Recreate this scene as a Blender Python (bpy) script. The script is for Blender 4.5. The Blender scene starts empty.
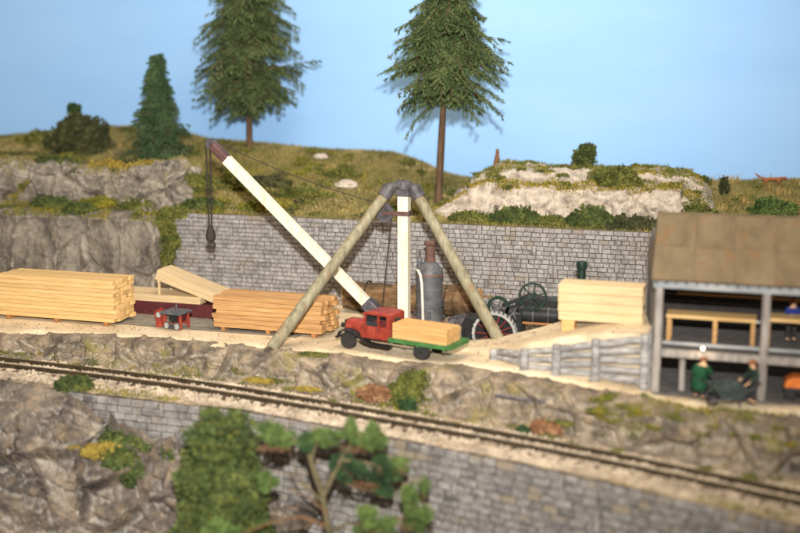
import bpy, bmesh, math, random
import numpy as np
from mathutils import Vector, Matrix

# ------------------------------------------------------------------ camera, light, exposure
# A model railway diorama; one unit = one metre of the modelled (1:87) world.
SC = bpy.context.scene
COL = SC.collection
R = math.radians
PSI, PITCH = R(17.5), R(10.0)
cam = bpy.data.cameras.new('camera'); camo = bpy.data.objects.new('camera', cam); COL.objects.link(camo)
camo.location = (0, 0, 14); camo.rotation_euler = (R(90) - PITCH, 0, PSI)
cam.lens = 50; cam.sensor_width = 36; cam.clip_start = 0.5; cam.clip_end = 400
cam.dof.use_dof = True; cam.dof.focus_distance = 62; cam.dof.aperture_fstop = 0.060
SC.camera = camo
w = bpy.data.worlds.new('World'); SC.world = w; w.use_nodes = True
w.node_tree.nodes['Background'].inputs[0].default_value = (1.0, 0.85, 0.68, 1)   # warm room light
w.node_tree.nodes['Background'].inputs[1].default_value = 0.40
def lamp(name, kind, loc, target, energy, color):
    l = bpy.data.lights.new(name, kind); o = bpy.data.objects.new(name, l); COL.objects.link(o)
    o.location = loc; l.energy = energy; l.color = color
    o.rotation_euler = (Vector(target) - Vector(loc)).to_track_quat('-Z', 'Y').to_euler()
    return l
fl = lamp('camera_flash', 'SPOT', (0.5, -0.3, 20.3), (-34.0, 62.0, 12.0), 262000, (1.0, 0.985, 0.955))  # hot-shoe flash above the lens
fl.spot_size = R(88); fl.spot_blend = 1.0; fl.shadow_soft_size = 0.8
cl = lamp('ceiling_lamp', 'AREA', (-14, 50, 46), (-17, 58, 0), 15500, (1.0, 0.85, 0.67))                # room lamp overhead
cl.shape = 'RECTANGLE'; cl.size = 26; cl.size_y = 16
SC.view_settings.view_transform = 'Standard'; SC.view_settings.look = 'None'
SC.view_settings.exposure = 0.08; SC.view_settings.gamma = 1.0
SC.render.engine = 'CYCLES'
SC.cycles.max_bounces = 5; SC.cycles.use_denoising = True

# ------------------------------------------------------------------ helpers
def L(r, g, b):
    f = lambda c: (c / 255 / 12.92) if c / 255 <= 0.04045 else ((c / 255 + 0.055) / 1.055) ** 2.4
    return (f(r), f(g), f(b), 1)
def hash3(ix, iy, iz, s):
    n = (ix * 374761393 + iy * 668265263 + iz * 2147483647 + s * 1274126177) & 0xFFFFFFFF
    n = ((n ^ (n >> 13)) * 1274126177) & 0xFFFFFFFF
    n = (n ^ (n >> 16)) & 0xFFFFFFFF
    return n / 2147483648.0 - 1.0
def vnoise(P, seed=0):
    P = np.asarray(P, float); I = np.floor(P).astype(np.int64); F = P - I; U = F * F * (3 - 2 * F); out = 0
    for dx in (0, 1):
        for dy in (0, 1):
            for dz in (0, 1):
                wt = (U[..., 0] if dx else 1 - U[..., 0]) * (U[..., 1] if dy else 1 - U[..., 1]) * (U[..., 2] if dz else 1 - U[..., 2])
                out = out + wt * hash3(I[..., 0] + dx, I[..., 1] + dy, I[..., 2] + dz, seed)
    return out
def fbm(P, freq=1.0, octv=4, seed=0, ridged=False, gain=0.5):
    P = np.asarray(P, float); o = 0; a = 1; t = 0
    for k in range(octv):
        n = vnoise(P * freq + 17.3 * k, seed + k)
        if ridged: n = 1 - 2 * np.abs(n)
        o = o + a * n; t += a; a *= gain; freq *= 2.03
    return o / t
def facet(P, freq, seed=0, crack=0.0):      # a tilted plane for each cell: angular, chipped rock
    Q = np.asarray(P, float) * freq; Q = Q + 0.25 * np.stack([vnoise(Q * 0.9, seed + 90 + k) for k in range(3)], -1); I = np.round(Q).astype(np.int64) - 1; best = np.full(Q.shape[:-1], 9e9); sec = best.copy(); val = np.zeros(Q.shape[:-1])
    for dx in (0, 1):
        for dy in (0, 1):
            for dz in (0, 1):
                c = (I[..., 0] + dx, I[..., 1] + dy, I[..., 2] + dz)
                pt = np.stack([c[k] + 0.5 + 0.42 * hash3(*c, seed + k) for k in range(3)], -1); D = Q - pt; d2 = (D * D).sum(-1)
                g = np.stack([hash3(*c, seed + 10 + k) for k in range(3)], -1); v = (g * D).sum(-1) * 0.9 + 0.55 * hash3(*c, seed + 20)
                m = d2 < best; sec = np.where(m, best, np.minimum(sec, d2)); best = np.where(m, d2, best); val = np.where(m, v, val)
    return val - crack * np.exp(-((np.sqrt(sec) - np.sqrt(best)) / 0.10) ** 2)
def sst(a, b, x):
    t = np.clip((np.asarray(x, float) - a) / (b - a), 0, 1); return t * t * (3 - 2 * t)

def pmat(name, cols, scale=1.0, rough=0.85, bump=0.0, bscale=None, detail=6, dist=0.0, speck=None, speck_scale=None, speck_amt=0.5,
         edge=None, edge_amt=0.6, flat=None, flat_lo=0.55, flat_hi=0.8, stretch=(1, 1, 1), metal=0, spread=(0.33, 0.67), rand=0.0, spec=0.3, coords='Object', patch=None, patch_scale=0.4, patch_lo=0.52):
    m = bpy.data.materials.new(name); m.use_nodes = True; nt = m.node_tree; N = nt.nodes; K = nt.links
    b = N['Principled BSDF']; b.inputs['Roughness'].default_value = rough; b.inputs['Metallic'].default_value = metal
    b.inputs['Specular IOR Level'].default_value = spec
    tc = N.new('ShaderNodeTexCoord'); mp = N.new('ShaderNodeMapping'); mp.inputs['Scale'].default_value = stretch
    K.new(tc.outputs[coords], mp.inputs['Vector']); vec = mp.outputs['Vector']
    if rand:   # every piece its own stretch of the grain
        oi = N.new('ShaderNodeObjectInfo'); ml = N.new('ShaderNodeMath'); ml.operation = 'MULTIPLY'; ml.inputs[1].default_value = 57.0
        K.new(oi.outputs['Random'], ml.inputs[0]); ad = N.new('ShaderNodeVectorMath'); ad.operation = 'ADD'
        K.new(vec, ad.inputs[0]); K.new(ml.outputs[0], ad.inputs[1]); vec = ad.outputs[0]
    nz = N.new('ShaderNodeTexNoise'); nz.inputs['Scale'].default_value = scale; nz.inputs['Detail'].default_value = detail; nz.inputs['Distortion'].default_value = dist
    nz.inputs['Roughness'].default_value = 0.62
    K.new(vec, nz.inputs['Vector'])
    rp = N.new('ShaderNodeValToRGB'); e = rp.color_ramp.elements
    while len(e) < len(cols): e.new(0.5)
    for i, c in enumerate(cols):
        e[i].position = spread[0] + (spread[1] - spread[0]) * (i / max(1, len(cols) - 1)); e[i].color = c
    K.new(nz.outputs['Fac'], rp.inputs['Fac']); out = rp.outputs['Color']
    def mix(fac, c, prev, scalefac=1.0):
        mx = N.new('ShaderNodeMixRGB'); K.new(prev, mx.inputs['Color1']); mx.inputs['Color2'].default_value = c
        s = N.new('ShaderNodeMath'); s.operation = 'MULTIPLY'; s.inputs[1].default_value = scalefac; K.new(fac, s.inputs[0]); K.new(s.outputs[0], mx.inputs['Fac'])
        return mx.outputs['Color']
    def rng(src, lo, hi):
        r = N.new('ShaderNodeMapRange'); r.inputs['From Min'].default_value = lo; r.inputs['From Max'].default_value = hi; K.new(src, r.inputs['Value']); return r.outputs[0]
    if patch is not None:
        n3 = N.new('ShaderNodeTexNoise'); n3.inputs['Scale'].default_value = patch_scale; n3.inputs['Detail'].default_value = 5; K.new(vec, n3.inputs['Vector'])
        out = mix(rng(n3.outputs['Fac'], patch_lo, patch_lo + 0.1), patch, out, 0.85)
    if speck is not None:
        n2 = N.new('ShaderNodeTexNoise'); n2.inputs['Scale'].default_value = speck_scale or scale * 7; n2.inputs['Detail'].default_value = 3; K.new(vec, n2.inputs['Vector'])
        out = mix(rng(n2.outputs['Fac'], 0.52, 0.68), speck, out, speck_amt)
    if edge is not None:
        g = N.new('ShaderNodeNewGeometry'); out = mix(rng(g.outputs['Pointiness'], 0.505, 0.58), edge, out, edge_amt)
    if flat is not None:
        g = N.new('ShaderNodeNewGeometry'); sp = N.new('ShaderNodeSeparateXYZ'); K.new(g.outputs['Normal'], sp.inputs[0])
        n4 = N.new('ShaderNodeTexNoise'); n4.inputs['Scale'].default_value = 1.3; n4.inputs['Detail'].default_value = 4; K.new(vec, n4.inputs['Vector'])
        ad = N.new('ShaderNodeMath'); ad.operation = 'ADD'; K.new(sp.outputs['Z'], ad.inputs[0])
        s2 = N.new('ShaderNodeMath'); s2.operation = 'MULTIPLY_ADD'; s2.inputs[1].default_value = 0.7; s2.inputs[2].default_value = -0.35; K.new(n4.outputs['Fac'], s2.inputs[0]); K.new(s2.outputs[0], ad.inputs[1])
        out = mix(rng(ad.outputs[0], flat_lo, flat_hi), flat, out, 0.9)
    if rand:
        hs = N.new('ShaderNodeHueSaturation'); oi = N.new('ShaderNodeObjectInfo')
        r = N.new('ShaderNodeMapRange'); r.inputs['To Min'].default_value = 1 - rand; r.inputs['To Max'].default_value = 1 + rand * 0.6; K.new(oi.outputs['Random'], r.inputs['Value'])
        K.new(r.outputs[0], hs.inputs['Value']); K.new(out, hs.inputs['Color']); out = hs.outputs['Color']
    K.new(out, b.inputs['Base Color'])
    if bump:
        nb = N.new('ShaderNodeTexNoise'); nb.inputs['Scale'].default_value = bscale or scale * 4; nb.inputs['Detail'].default_value = 5; K.new(vec, nb.inputs['Vector'])
        bp = N.new('ShaderNodeBump'); bp.inputs['Strength'].default_value = 1.0; bp.inputs['Distance'].default_value = bump
        K.new(nb.outputs['Fac'], bp.inputs['Height']); K.new(bp.outputs[0], b.inputs['Normal'])
    return m

class MB:
    def __init__(s): s.v = []; s.f = []
    def add(s, vs, fs):
        o = len(s.v); s.v += [tuple(p) for p in vs]; s.f += [tuple(i + o for i in q) for q in fs]; return s
    def box(s, c, d, rot=None):
        M = Matrix.Rotation(0, 3, 'Z') if rot is None else rot
        vs = [Vector(c) + M @ Vector((x * d[0] / 2, y * d[1] / 2, z * d[2] / 2)) for x in (-1, 1) for y in (-1, 1) for z in (-1, 1)]
        return s.add(vs, [(0, 1, 3, 2), (4, 6, 7, 5), (0, 4, 5, 1), (2, 3, 7, 6), (0, 2, 6, 4), (1, 5, 7, 3)])
    def bb(s, x0, x1, y0, y1, z0, z1): return s.box(((x0 + x1) / 2, (y0 + y1) / 2, (z0 + z1) / 2), (x1 - x0, y1 - y0, z1 - z0))
    def beam(s, p0, p1, wd, ht, up=(0, 0, 1)):
        p0, p1 = Vector(p0), Vector(p1); d = (p1 - p0); ln = d.length; x = d.normalized(); y = Vector(up).cross(x).normalized(); z = x.cross(y)
        M = Matrix((x, y, z)).transposed(); return s.box((p0 + p1) / 2, (ln, wd, ht), M)
    def cyl(s, p0, p1, r0, r1=None, n=16, caps=True):
        return s.tube([p0, p1], [r0, r0 if r1 is None else r1], n, caps)
    def tube(s, pts, rs, n=10, caps=True, closed=False, wob=0, seed=0):
        pts = [Vector(p) for p in pts]
        if not isinstance(rs, (list, tuple)): rs = [rs] * len(pts)
        o = len(s.v); m = len(pts); rnd = random.Random(seed); u = None
        for i, p in enumerate(pts):
            if closed: t = pts[(i + 1) % m] - pts[i - 1]
            else: t = pts[min(i + 1, m - 1)] - pts[max(i - 1, 0)]
            t.normalize()
            if u is None: u = t.orthogonal().normalized()
            else: u = (u - t * u.dot(t)).normalized()
            q = t.cross(u)
            for k in range(n):
                a = 2 * math.pi * k / n; rr = rs[i] * (1 + wob * (rnd.random() - .5)); s.v.append(tuple(p + u * math.cos(a) * rr + q * math.sin(a) * rr))
        for i in range(m if closed else m - 1):
            for k in range(n):
                a = o + i * n + k; b = o + i * n + (k + 1) % n; c = o + ((i + 1) % m) * n + (k + 1) % n; d = o + ((i + 1) % m) * n + k
                s.f.append((a, b, c, d))
        if caps and not closed:
            s.f.append(tuple(o + k for k in reversed(range(n)))); s.f.append(tuple(o + (m - 1) * n + k for k in range(n)))
        return s
    def ring(s, c, r, tr, axis='Y', n=28, k=6, flat=1.0):
        pts = []
        for i in range(n):
            a = 2 * math.pi * i / n
            v = {'Y': (math.cos(a) * r, 0, math.sin(a) * r), 'X': (0, math.cos(a) * r, math.sin(a) * r), 'Z': (math.cos(a) * r, math.sin(a) * r, 0)}[axis]
            pts.append(Vector(c) + Vector(v))
        return s.tube(pts, tr, k, closed=True)
    def band(s, c, r0, r1, wd, n=32):          # annulus with a square section, axis Y
        o = len(s.v)
        for i in range(n):
            a = 2 * math.pi * i / n; ca, sa = math.cos(a), math.sin(a)
            for r, y in ((r0, -wd / 2), (r1, -wd / 2), (r1, wd / 2), (r0, wd / 2)): s.v.append((c[0] + ca * r, c[1] + y, c[2] + sa * r))
        for i in range(n):
            for k in range(4):
                s.f.append((o + i * 4 + k, o + i * 4 + (k + 1) % 4, o + ((i + 1) % n) * 4 + (k + 1) % 4, o + ((i + 1) % n) * 4 + k))
        return s
    def lathe(s, c, prof, n=24):
        o = len(s.v)
        for r, z in prof:
            for k in range(n):
                a = 2 * math.pi * k / n; s.v.append((c[0] + math.cos(a) * r, c[1] + math.sin(a) * r, c[2] + z))
        for i in range(len(prof) - 1):
            for k in range(n): s.f.append((o + i * n + k, o + i * n + (k + 1) % n, o + (i + 1) * n + (k + 1) % n, o + (i + 1) * n + k))
        s.f.append(tuple(o + k for k in reversed(range(n)))); s.f.append(tuple(o + (len(prof) - 1) * n + k for k in range(n)))
        return s
    def prism(s, poly, y0, y1):                # poly in xz, extruded along y
        n = len(poly); vs = [(x, y0, z) for x, z in poly] + [(x, y1, z) for x, z in poly]
        return s.add(vs, [tuple(range(n)), tuple(range(2 * n - 1, n - 1, -1))] + [(i, i + n, (i + 1) % n + n, (i + 1) % n) for i in range(n)])
    def mesh(s, name, mat=None, smooth=False):
        me = bpy.data.meshes.new(name); me.from_pydata(s.v, [], s.f); me.update()
        bm = bmesh.new(); bm.from_mesh(me); bmesh.ops.recalc_face_normals(bm, faces=bm.faces); bm.to_mesh(me); bm.free()
        if smooth: me.shade_smooth() if hasattr(me, 'shade_smooth') else None
        if mat: me.materials.append(mat)
        return me
    def build(s, name, mat, parent=None, smooth=False, bevel=0):
        o = bpy.data.objects.new(name, s.mesh(name, mat, smooth)); COL.objects.link(o)
        if parent: o.parent = parent
        if smooth:
            try: o.data.set_sharp_from_angle(angle=R(40))
            except Exception: pass
        if bevel:
            b = o.modifiers.new('bevel', 'BEVEL'); b.width = bevel; b.segments = 2; b.limit_method = 'ANGLE'
        return o

def tag(o, label=None, cat=None, group=None, kind=None):
    if label: o['label'] = label
    if cat: o['category'] = cat
    if group: o['group'] = group
    if kind: o['kind'] = kind
    return o
def thing(name, label, cat, loc=(0, 0, 0), rz=0, group=None):
    o = bpy.data.objects.new(name, None); COL.objects.link(o); o.location = loc; o.rotation_euler = (0, 0, rz); o.empty_display_size = 0.3
    return tag(o, label, cat, group)
def npmesh(name, V, Fc, mat, parent=None, smooth=False, kind=None):
    me = bpy.data.meshes.new(name); V = np.asarray(V, np.float32); Fc = np.asarray(Fc, np.int32); k = Fc.shape[1]
    me.vertices.add(len(V)); me.vertices.foreach_set('co', V.ravel()); me.loops.add(Fc.size); me.loops.foreach_set('vertex_index', Fc.ravel())
    me.polygons.add(len(Fc)); me.polygons.foreach_set('loop_start', np.arange(0, Fc.size, k, dtype=np.int32)); me.polygons.foreach_set('loop_total', np.full(len(Fc), k, np.int32))
    me.update(calc_edges=True); me.validate()
    me.polygons.foreach_set('use_smooth', np.full(len(Fc), smooth)); me.materials.append(mat)
    o = bpy.data.objects.new(name, me); COL.objects.link(o)
    if parent: o.parent = parent
    if kind: o['kind'] = kind
    return o
def put(name, me, parent, loc=(0, 0, 0), rot=(0, 0, 0), scale=(1, 1, 1)):
    o = bpy.data.objects.new(name, me); COL.objects.link(o); o.parent = parent; o.location = loc; o.rotation_euler = rot; o.scale = scale
    return o
def chbox(name, d, ch, mat, jit=0, seed=0):    # a chamfered box mesh (44 triangles), for pieces that share it
    bm = bmesh.new(); bmesh.ops.create_cube(bm, size=1); rnd = random.Random(seed)
    for v in bm.verts:
        v.co = Vector((v.co.x * d[0], v.co.y * d[1], v.co.z * d[2])) + Vector([(rnd.random() - .5) * jit * q for q in d])
    bmesh.ops.bevel(bm, geom=list(bm.edges), offset=ch, segments=1, affect='EDGES', profile=0.5)
    me = bpy.data.meshes.new(name); bm.to_mesh(me); bm.free(); me.materials.append(mat); return me
def itp(tab):
    xs = [t[0] for t in tab]; ys = [t[1] for t in tab]
    return lambda x: np.interp(x, xs, ys)

def loft(name, cols, dx, ns, mat, amp=0.3, freq=0.5, seed=1, octv=5, ridged=True, ampf=None, smooth=True, kind='structure', sq=None, rocky=False):
    X = np.arange(cols[0][0], cols[-1][0] + dx / 2, dx); cx = [c[0] for c in cols]
    P = np.array([c[1] for c in cols], float)          # ncol,k,2
    k = P.shape[1]
    prof = np.stack([np.stack([np.interp(X, cx, P[:, j, q]) for j in range(k)], 1) for q in (0, 1)], 2)   # nx,k,2
    seg = np.linalg.norm(np.diff(prof, axis=1), axis=2); mean = seg.mean(0); cum = np.concatenate([[0], np.cumsum(mean)]) / mean.sum()
    t = np.linspace(0, 1, ns); V = np.zeros((len(X), ns, 3))
    for i in range(len(X)):
        V[i, :, 0] = X[i]; V[i, :, 1] = np.interp(t, cum, prof[i, :, 0]); V[i, :, 2] = np.interp(t, cum, prof[i, :, 1])
    du = np.gradient(V, axis=0); dv = np.gradient(V, axis=1); Nn = np.cross(du, dv); Nn /= np.linalg.norm(Nn, axis=2, keepdims=True) + 1e-9
    n = fbm(V * (sq if sq is not None else 1), freq, octv, seed, ridged and not rocky, 0.55)
    if rocky:
        W = V * (sq if sq is not None else 1); W = W @ np.array(Matrix.Rotation(0.5, 3, (1, .6, .2))).T
        lay = (W[..., 2] * 1.25 + 0.5 * W[..., 1] + 0.35 * W[..., 0] + 0.8 * n) * freq * 2.0; lay = lay - np.floor(lay)
        n = 0.40 * n + 0.85 * facet(W, freq * 0.8, seed, 0.75) + 0.24 * facet(W, freq * 2.4, seed + 3, 0.3) + 0.08 * facet(W, freq * 6.5, seed + 5) + 0.20 * (lay - 0.5)
    a = amp * (ampf(V, Nn) if ampf else 1)
    V = V + Nn * (a * n)[..., None]
    if ridged and not rocky: V += (a * 0.4)[..., None] * np.stack([fbm(V, freq * 1.7, 3, seed + 20 + q) for q in range(3)], 2) if ampf else amp * 0.4 * np.stack([fbm(V, freq * 1.7, 3, seed + 20 + q) for q in range(3)], 2)
    nx = len(X); idx = np.arange(nx * ns).reshape(nx, ns)
    Fc = np.stack([idx[:-1, :-1], idx[1:, :-1], idx[1:, 1:], idx[:-1, 1:]], -1).reshape(-1, 4)
    o = npmesh(name, V.reshape(-1, 3), Fc, mat, smooth=smooth and not rocky, kind=kind)
    return o, V

def blades(name, V, n, h, mat, mask=None, seed=0, lean=0.5, wd=0.05, parent=None, kind='stuff'):   # static-grass fibres on a lofted sheet
    rg = np.random.default_rng(seed); nx, ns, _ = V.shape
    out = []; need = n
    while need > 0:
        i = rg.integers(0, nx - 1, need * 2); j = rg.integers(0, ns - 1, need * 2); a = rg.random((need * 2, 1)); b = rg.random((need * 2, 1))
        P = V[i, j] * (1 - a) * (1 - b) + V[i + 1, j] * a * (1 - b) + V[i, j + 1] * (1 - a) * b + V[i + 1, j + 1] * a * b
        nz = np.cross(V[i + 1, j] - V[i, j], V[i, j + 1] - V[i, j]); nz = nz / (np.linalg.norm(nz, axis=1, keepdims=True) + 1e-9)
        keep = np.ones(len(P), bool) if mask is None else mask(P, nz)
        ar = np.linalg.norm(V[i, j + 1] - V[i, j], axis=1); keep &= rg.random(len(P)) < np.clip(ar / (np.percentile(ar, 90) + 1e-6), 0.15, 1)
        out.append(P[keep]); need -= int(keep.sum())
        if len(out) > 12: break
    P = np.concatenate(out)[:n]; m = len(P); ang = rg.random(m) * 6.283
    side = np.stack([np.cos(ang), np.sin(ang), 0 * ang], 1) * wd * 0.5
    up = np.stack([rg.normal(0, lean, m), rg.normal(0, lean, m), np.ones(m)], 1); up /= np.linalg.norm(up, axis=1, keepdims=True)
    hh = h * (0.5 + rg.random((m, 1)))
    W = np.stack([P - side, P + side, P + up * hh], 1).reshape(-1, 3)
    return npmesh(name, W, np.arange(3 * m).reshape(-1, 3), mat, parent, kind=kind)

def leaf_pts(blobs, n, size, seed, fill=0.35, elong=1.6, lump=0.6):
    rg = np.random.default_rng(seed); vol = np.array([b[1][0] * b[1][1] * b[1][2] for b in blobs]) ** 0.7; vol = vol / vol.sum(); W = []
    for (c, r), q in zip(blobs, vol):
        m = max(8, int(n * q)); d = rg.normal(size=(m, 3)); d /= np.linalg.norm(d, axis=1, keepdims=True)
        lm = 1 + lump * fbm(d * 1.0 + np.array(c) * 0.37, 3.2, 3, seed)
        rad = lm * (1 - fill * rg.random(m) ** 1.7)
        P = np.array(c) + d * np.array(r) * rad[:, None]
        t = rg.normal(size=(m, 3)) + d * 0.5; t /= np.linalg.norm(t, axis=1, keepdims=True); b = np.cross(t, rg.normal(size=(m, 3))); b /= np.linalg.norm(b, axis=1, keepdims=True)
        s = size * (0.6 + 0.8 * rg.random((m, 1)))
        W.append(np.stack([P - t * s * elong * .5, P + b * s * .45, P + t * s * elong * .5, P - b * s * .45], 1))
    return np.concatenate(W).reshape(-1, 3)
def core(blobs, k=0.72, seed=0, sub=3):
    Vs = []; Fs = []; o = 0
    for c, r in blobs:
        bm = bmesh.new(); bmesh.ops.create_icosphere(bm, subdivisions=sub, radius=1); d = np.array([v.co for v in bm.verts]); f = np.array([[v.index for v in q.verts] for q in bm.faces]); bm.free()
        rr = k * (1 + 0.3 * fbm(d + np.array(c), 2.4, 3, seed)); Vs.append(np.array(c) + d * np.array(r) * rr[:, None]); Fs.append(f + o); o += len(d)
    return np.concatenate(Vs), np.concatenate(Fs)
def lumps(blobs, per, seed, k=(.28, .5)):      # break big masses into many small uneven clumps
    rg = np.random.default_rng(seed); out = []
    for c, r in blobs:
        for _ in range(per):
            d = rg.normal(size=3); d /= np.linalg.norm(d); q = rg.uniform(.35, 1.0) ** .6; s_ = rg.uniform(*k)
            out.append((tuple(np.array(c) + d * np.array(r) * q), tuple(np.array(r) * s_ * rg.uniform(.8, 1.2, 3))))
    return out
def bush(name, label, loc, blobs, n, size, mat, seed, cat='bush', group=None, stem=True, fill=0.4, stem_mat=None, cores=True):
    t = thing(name, label, cat, loc, 0, group)
    W = leaf_pts(blobs, n, size, seed, fill)
    V2, F2 = core(blobs, 0.70, seed); off = len(W); Q = np.arange(len(W)).reshape(-1, 4)
    F2q = np.concatenate([F2, F2[:, 2:3]], 1)
    if not cores: V2 = V2[:0]; F2 = F2[:0]
    T = np.concatenate([Q[:, [0, 1, 2]], Q[:, [0, 2, 3]], F2 + off]); npmesh('foliage', np.concatenate([W, V2]), T, mat, t)
    if stem:
        b0 = blobs[0]; MB().tube([(0, 0, -0.35), (0.03, 0, 0.1), (b0[0][0] * .5, b0[0][1] * .5, b0[0][2] * .8)], [0.07, 0.06, 0.03], 7).build('stem', stem_mat or M['twig'], t)
    return t

# ------------------------------------------------------------------ materials
M = {}
def wood(n, a, b, c, rand=0.12, sc=1.4): return pmat(n, [L(*a), L(*b), L(*c)], sc, 0.75, bump=0.006, bscale=14, stretch=(0.5, 9, 9), rand=rand, spec=0.25)
M['pine'] = wood('pine_board', (194, 154, 98), (208, 170, 112), (216, 181, 126))
M['pine_pale'] = wood('pale_pine_board', (190, 162, 120), (202, 176, 134), (210, 186, 146), 0.06)
M['pine_brown'] = wood('brown_board', (160, 116, 70), (182, 138, 88), (196, 154, 104), 0.14)
M['pine_load'] = wood('load_board', (184, 138, 82), (200, 156, 98), (210, 168, 112), 0.07)
M['skid'] = wood('skid', (130, 84, 46), (160, 110, 64), (176, 126, 80))
M['sky'] = pmat('painted_sky', [L(138, 181, 228), L(144, 186, 231), L(150, 190, 233)], 0.035, 0.6, stretch=(1, 1, 4.0), detail=5, speck=L(150, 192, 234), speck_scale=0.35, speck_amt=0.10, spec=0.15)
M['sand'] = pmat('sandy_yard', [L(182, 160, 128), L(204, 184, 152), L(216, 198, 168)], 0.45, 0.95, bump=0.02, bscale=9, speck=L(160, 136, 102), speck_scale=5, speck_amt=0.3, patch=L(170, 152, 124), patch_scale=0.25, patch_lo=0.57)
M['rock'] = pmat('plaster_rock', [L(58, 52, 48), L(94, 84, 75), L(128, 115, 100)], 0.7, 0.92, bump=0.10, bscale=4, edge=L(214, 206, 194), edge_amt=0.32, speck=L(146, 124, 94), speck_scale=1.6, speck_amt=0.4)
M['rock_slope'] = pmat('plaster_rock_with_moss', [L(70, 62, 54), L(112, 99, 84), L(146, 130, 109)], 0.9, 0.92, bump=0.10, bscale=4, edge=L(214, 204, 188), edge_amt=0.35, speck=L(150, 128, 98), speck_scale=2.0, speck_amt=0.45, patch=L(112, 104, 52), patch_scale=0.55, patch_lo=0.585)
M['rock_pale'] = pmat('pale_plaster_rock', [L(116, 106, 95), L(166, 154, 140), L(192, 181, 166)], 1.3, 0.92, bump=0.05, bscale=6, edge=L(190, 178, 162), edge_amt=0.5, speck=L(132, 112, 90), speck_scale=3.3, speck_amt=0.45)
M['rock_cut'] = pmat('grey_plaster_cliff', [L(70, 65, 59), L(110, 102, 92), L(142, 133, 120)], 0.6, 0.92, bump=0.14, bscale=3.2, edge=L(180, 170, 154), edge_amt=0.5, stretch=(1.2, 1, 0.8), speck=L(128, 112, 90), speck_scale=2.6, speck_amt=0.4)
M['soil'] = pmat('hill_soil', [L(84, 76, 36), L(112, 100, 50), L(134, 116, 66)], 0.5, 0.95, bump=0.04, bscale=7, speck=L(140, 110, 62), speck_scale=3, speck_amt=0.4)
M['grass'] = pmat('static_grass', [L(92, 88, 48), L(122, 114, 66), L(146, 132, 82), L(166, 147, 100)], 0.45, 0.9, detail=7, speck=L(102, 106, 46), speck_scale=1.6, speck_amt=0.5)
M['straw'] = pmat('straw_grass', [L(150, 122, 70), L(186, 156, 96)], 2.0, 0.9)
M['moss'] = pmat('moss_flock', [L(70, 78, 24), L(104, 104, 34), L(140, 122, 40)], 0.8, 0.95, speck=L(150, 124, 36), speck_scale=2.0, speck_amt=0.4)
M['yellow_moss'] = pmat('yellow_flock', [L(128, 110, 44), L(154, 132, 58)], 1.4, 0.95)
M['leaf_dark'] = pmat('dark_olive_foliage', [L(40, 44, 26), L(62, 66, 36), L(86, 84, 48)], 1.2, 0.9, speck=L(96, 84, 54), speck_scale=4, speck_amt=0.35)
M['leaf_green'] = pmat('green_foliage', [L(42, 52, 24), L(64, 76, 36), L(92, 100, 52)], 0.9, 0.9, speck=L(134, 126, 46), speck_scale=3, speck_amt=0.35)
M['leaf_olive'] = pmat('olive_foliage', [L(60, 66, 26), L(88, 92, 38), L(116, 112, 54)], 0.9, 0.9, speck=L(130, 116, 60), speck_scale=3, speck_amt=0.4)
M['leaf_bright'] = pmat('bright_foam_foliage', [L(52, 70, 32), L(78, 96, 46), L(102, 116, 62)], 0.9, 0.95, speck=L(110, 118, 56), speck_scale=3, speck_amt=0.3)
M['leaf_deep'] = pmat('deep_green_foliage', [L(30, 48, 26), L(46, 68, 36), L(66, 86, 46)], 0.9, 0.95)
M['conifer'] = pmat('conifer_needles', [L(50, 64, 36), L(78, 94, 54), L(108, 120, 74)], 0.8, 0.85, speck=L(112, 118, 74), speck_scale=2.5, speck_amt=0.35)
M['conifer_blue'] = pmat('blue_green_needles', [L(46, 68, 42), L(68, 92, 58), L(94, 114, 76)], 0.8, 0.85)
M['rust_leaf'] = pmat('russet_foliage', [L(100, 66, 42), L(134, 94, 64), L(166, 132, 96)], 2.0, 0.95)
M['trunk'] = pmat('brown_trunk', [L(66, 50, 36), L(92, 70, 50), L(112, 88, 64)], 1.5, 0.9, bump=0.03, stretch=(3, 3, 0.6))
M['twig'] = pmat('twig', [L(72, 65, 45), L(104, 94, 66)], 3, 0.9)
M['brown_twig'] = pmat('brown_twig', [L(84, 62, 42), L(112, 82, 56)], 3, 0.9)
M['stone'] = pmat('wall_stone', [L(112, 107, 104), L(138, 133, 129), L(162, 157, 152)], 2.6, 0.9, bump=0.015, bscale=9, rand=0.13, speck=L(182, 177, 172), speck_scale=5, speck_amt=0.4, patch=L(128, 116, 102), patch_scale=0.35, patch_lo=0.57)
M['stone_far'] = pmat('wall_stone_rest', [L(112, 107, 104), L(138, 133, 129), L(162, 157, 152)], 1.9, 0.9, bump=0.015, bscale=9, speck=L(182, 177, 172), speck_scale=5, speck_amt=0.4, patch=L(128, 116, 102), patch_scale=0.35, patch_lo=0.57)
M['mortar'] = pmat('dark_mortar', [L(90, 82, 76), L(112, 104, 97)], 2, 0.95, bump=0.01)
M['fstone'] = pmat('front_wall_stone', [L(84, 80, 78), L(122, 117, 112), L(150, 144, 137)], 1.3, 0.9, bump=0.015, bscale=9, rand=0.14, patch=L(126, 112, 92), patch_scale=0.25, patch_lo=0.55)
M['fstone_far'] = pmat('front_wall_stone_rest', [L(84, 80, 78), L(122, 117, 112), L(150, 144, 137)], 1.3, 0.9, bump=0.015, bscale=9, patch=L(126, 112, 92), patch_scale=0.25, patch_lo=0.55)
M['fmortar'] = pmat('front_mortar', [L(76, 66, 58), L(100, 88, 78)], 2, 0.95)
M['coping'] = pmat('sandy_coping', [L(164, 146, 118), L(196, 178, 148)], 1.0, 0.95, bump=0.02)
M['ballast'] = pmat('ballast_bed', [L(120, 106, 86), L(158, 140, 114), L(186, 166, 136)], 3.5, 0.95, bump=0.04, bscale=12, patch=L(150, 124, 84), patch_scale=0.3, patch_lo=0.55)
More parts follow.
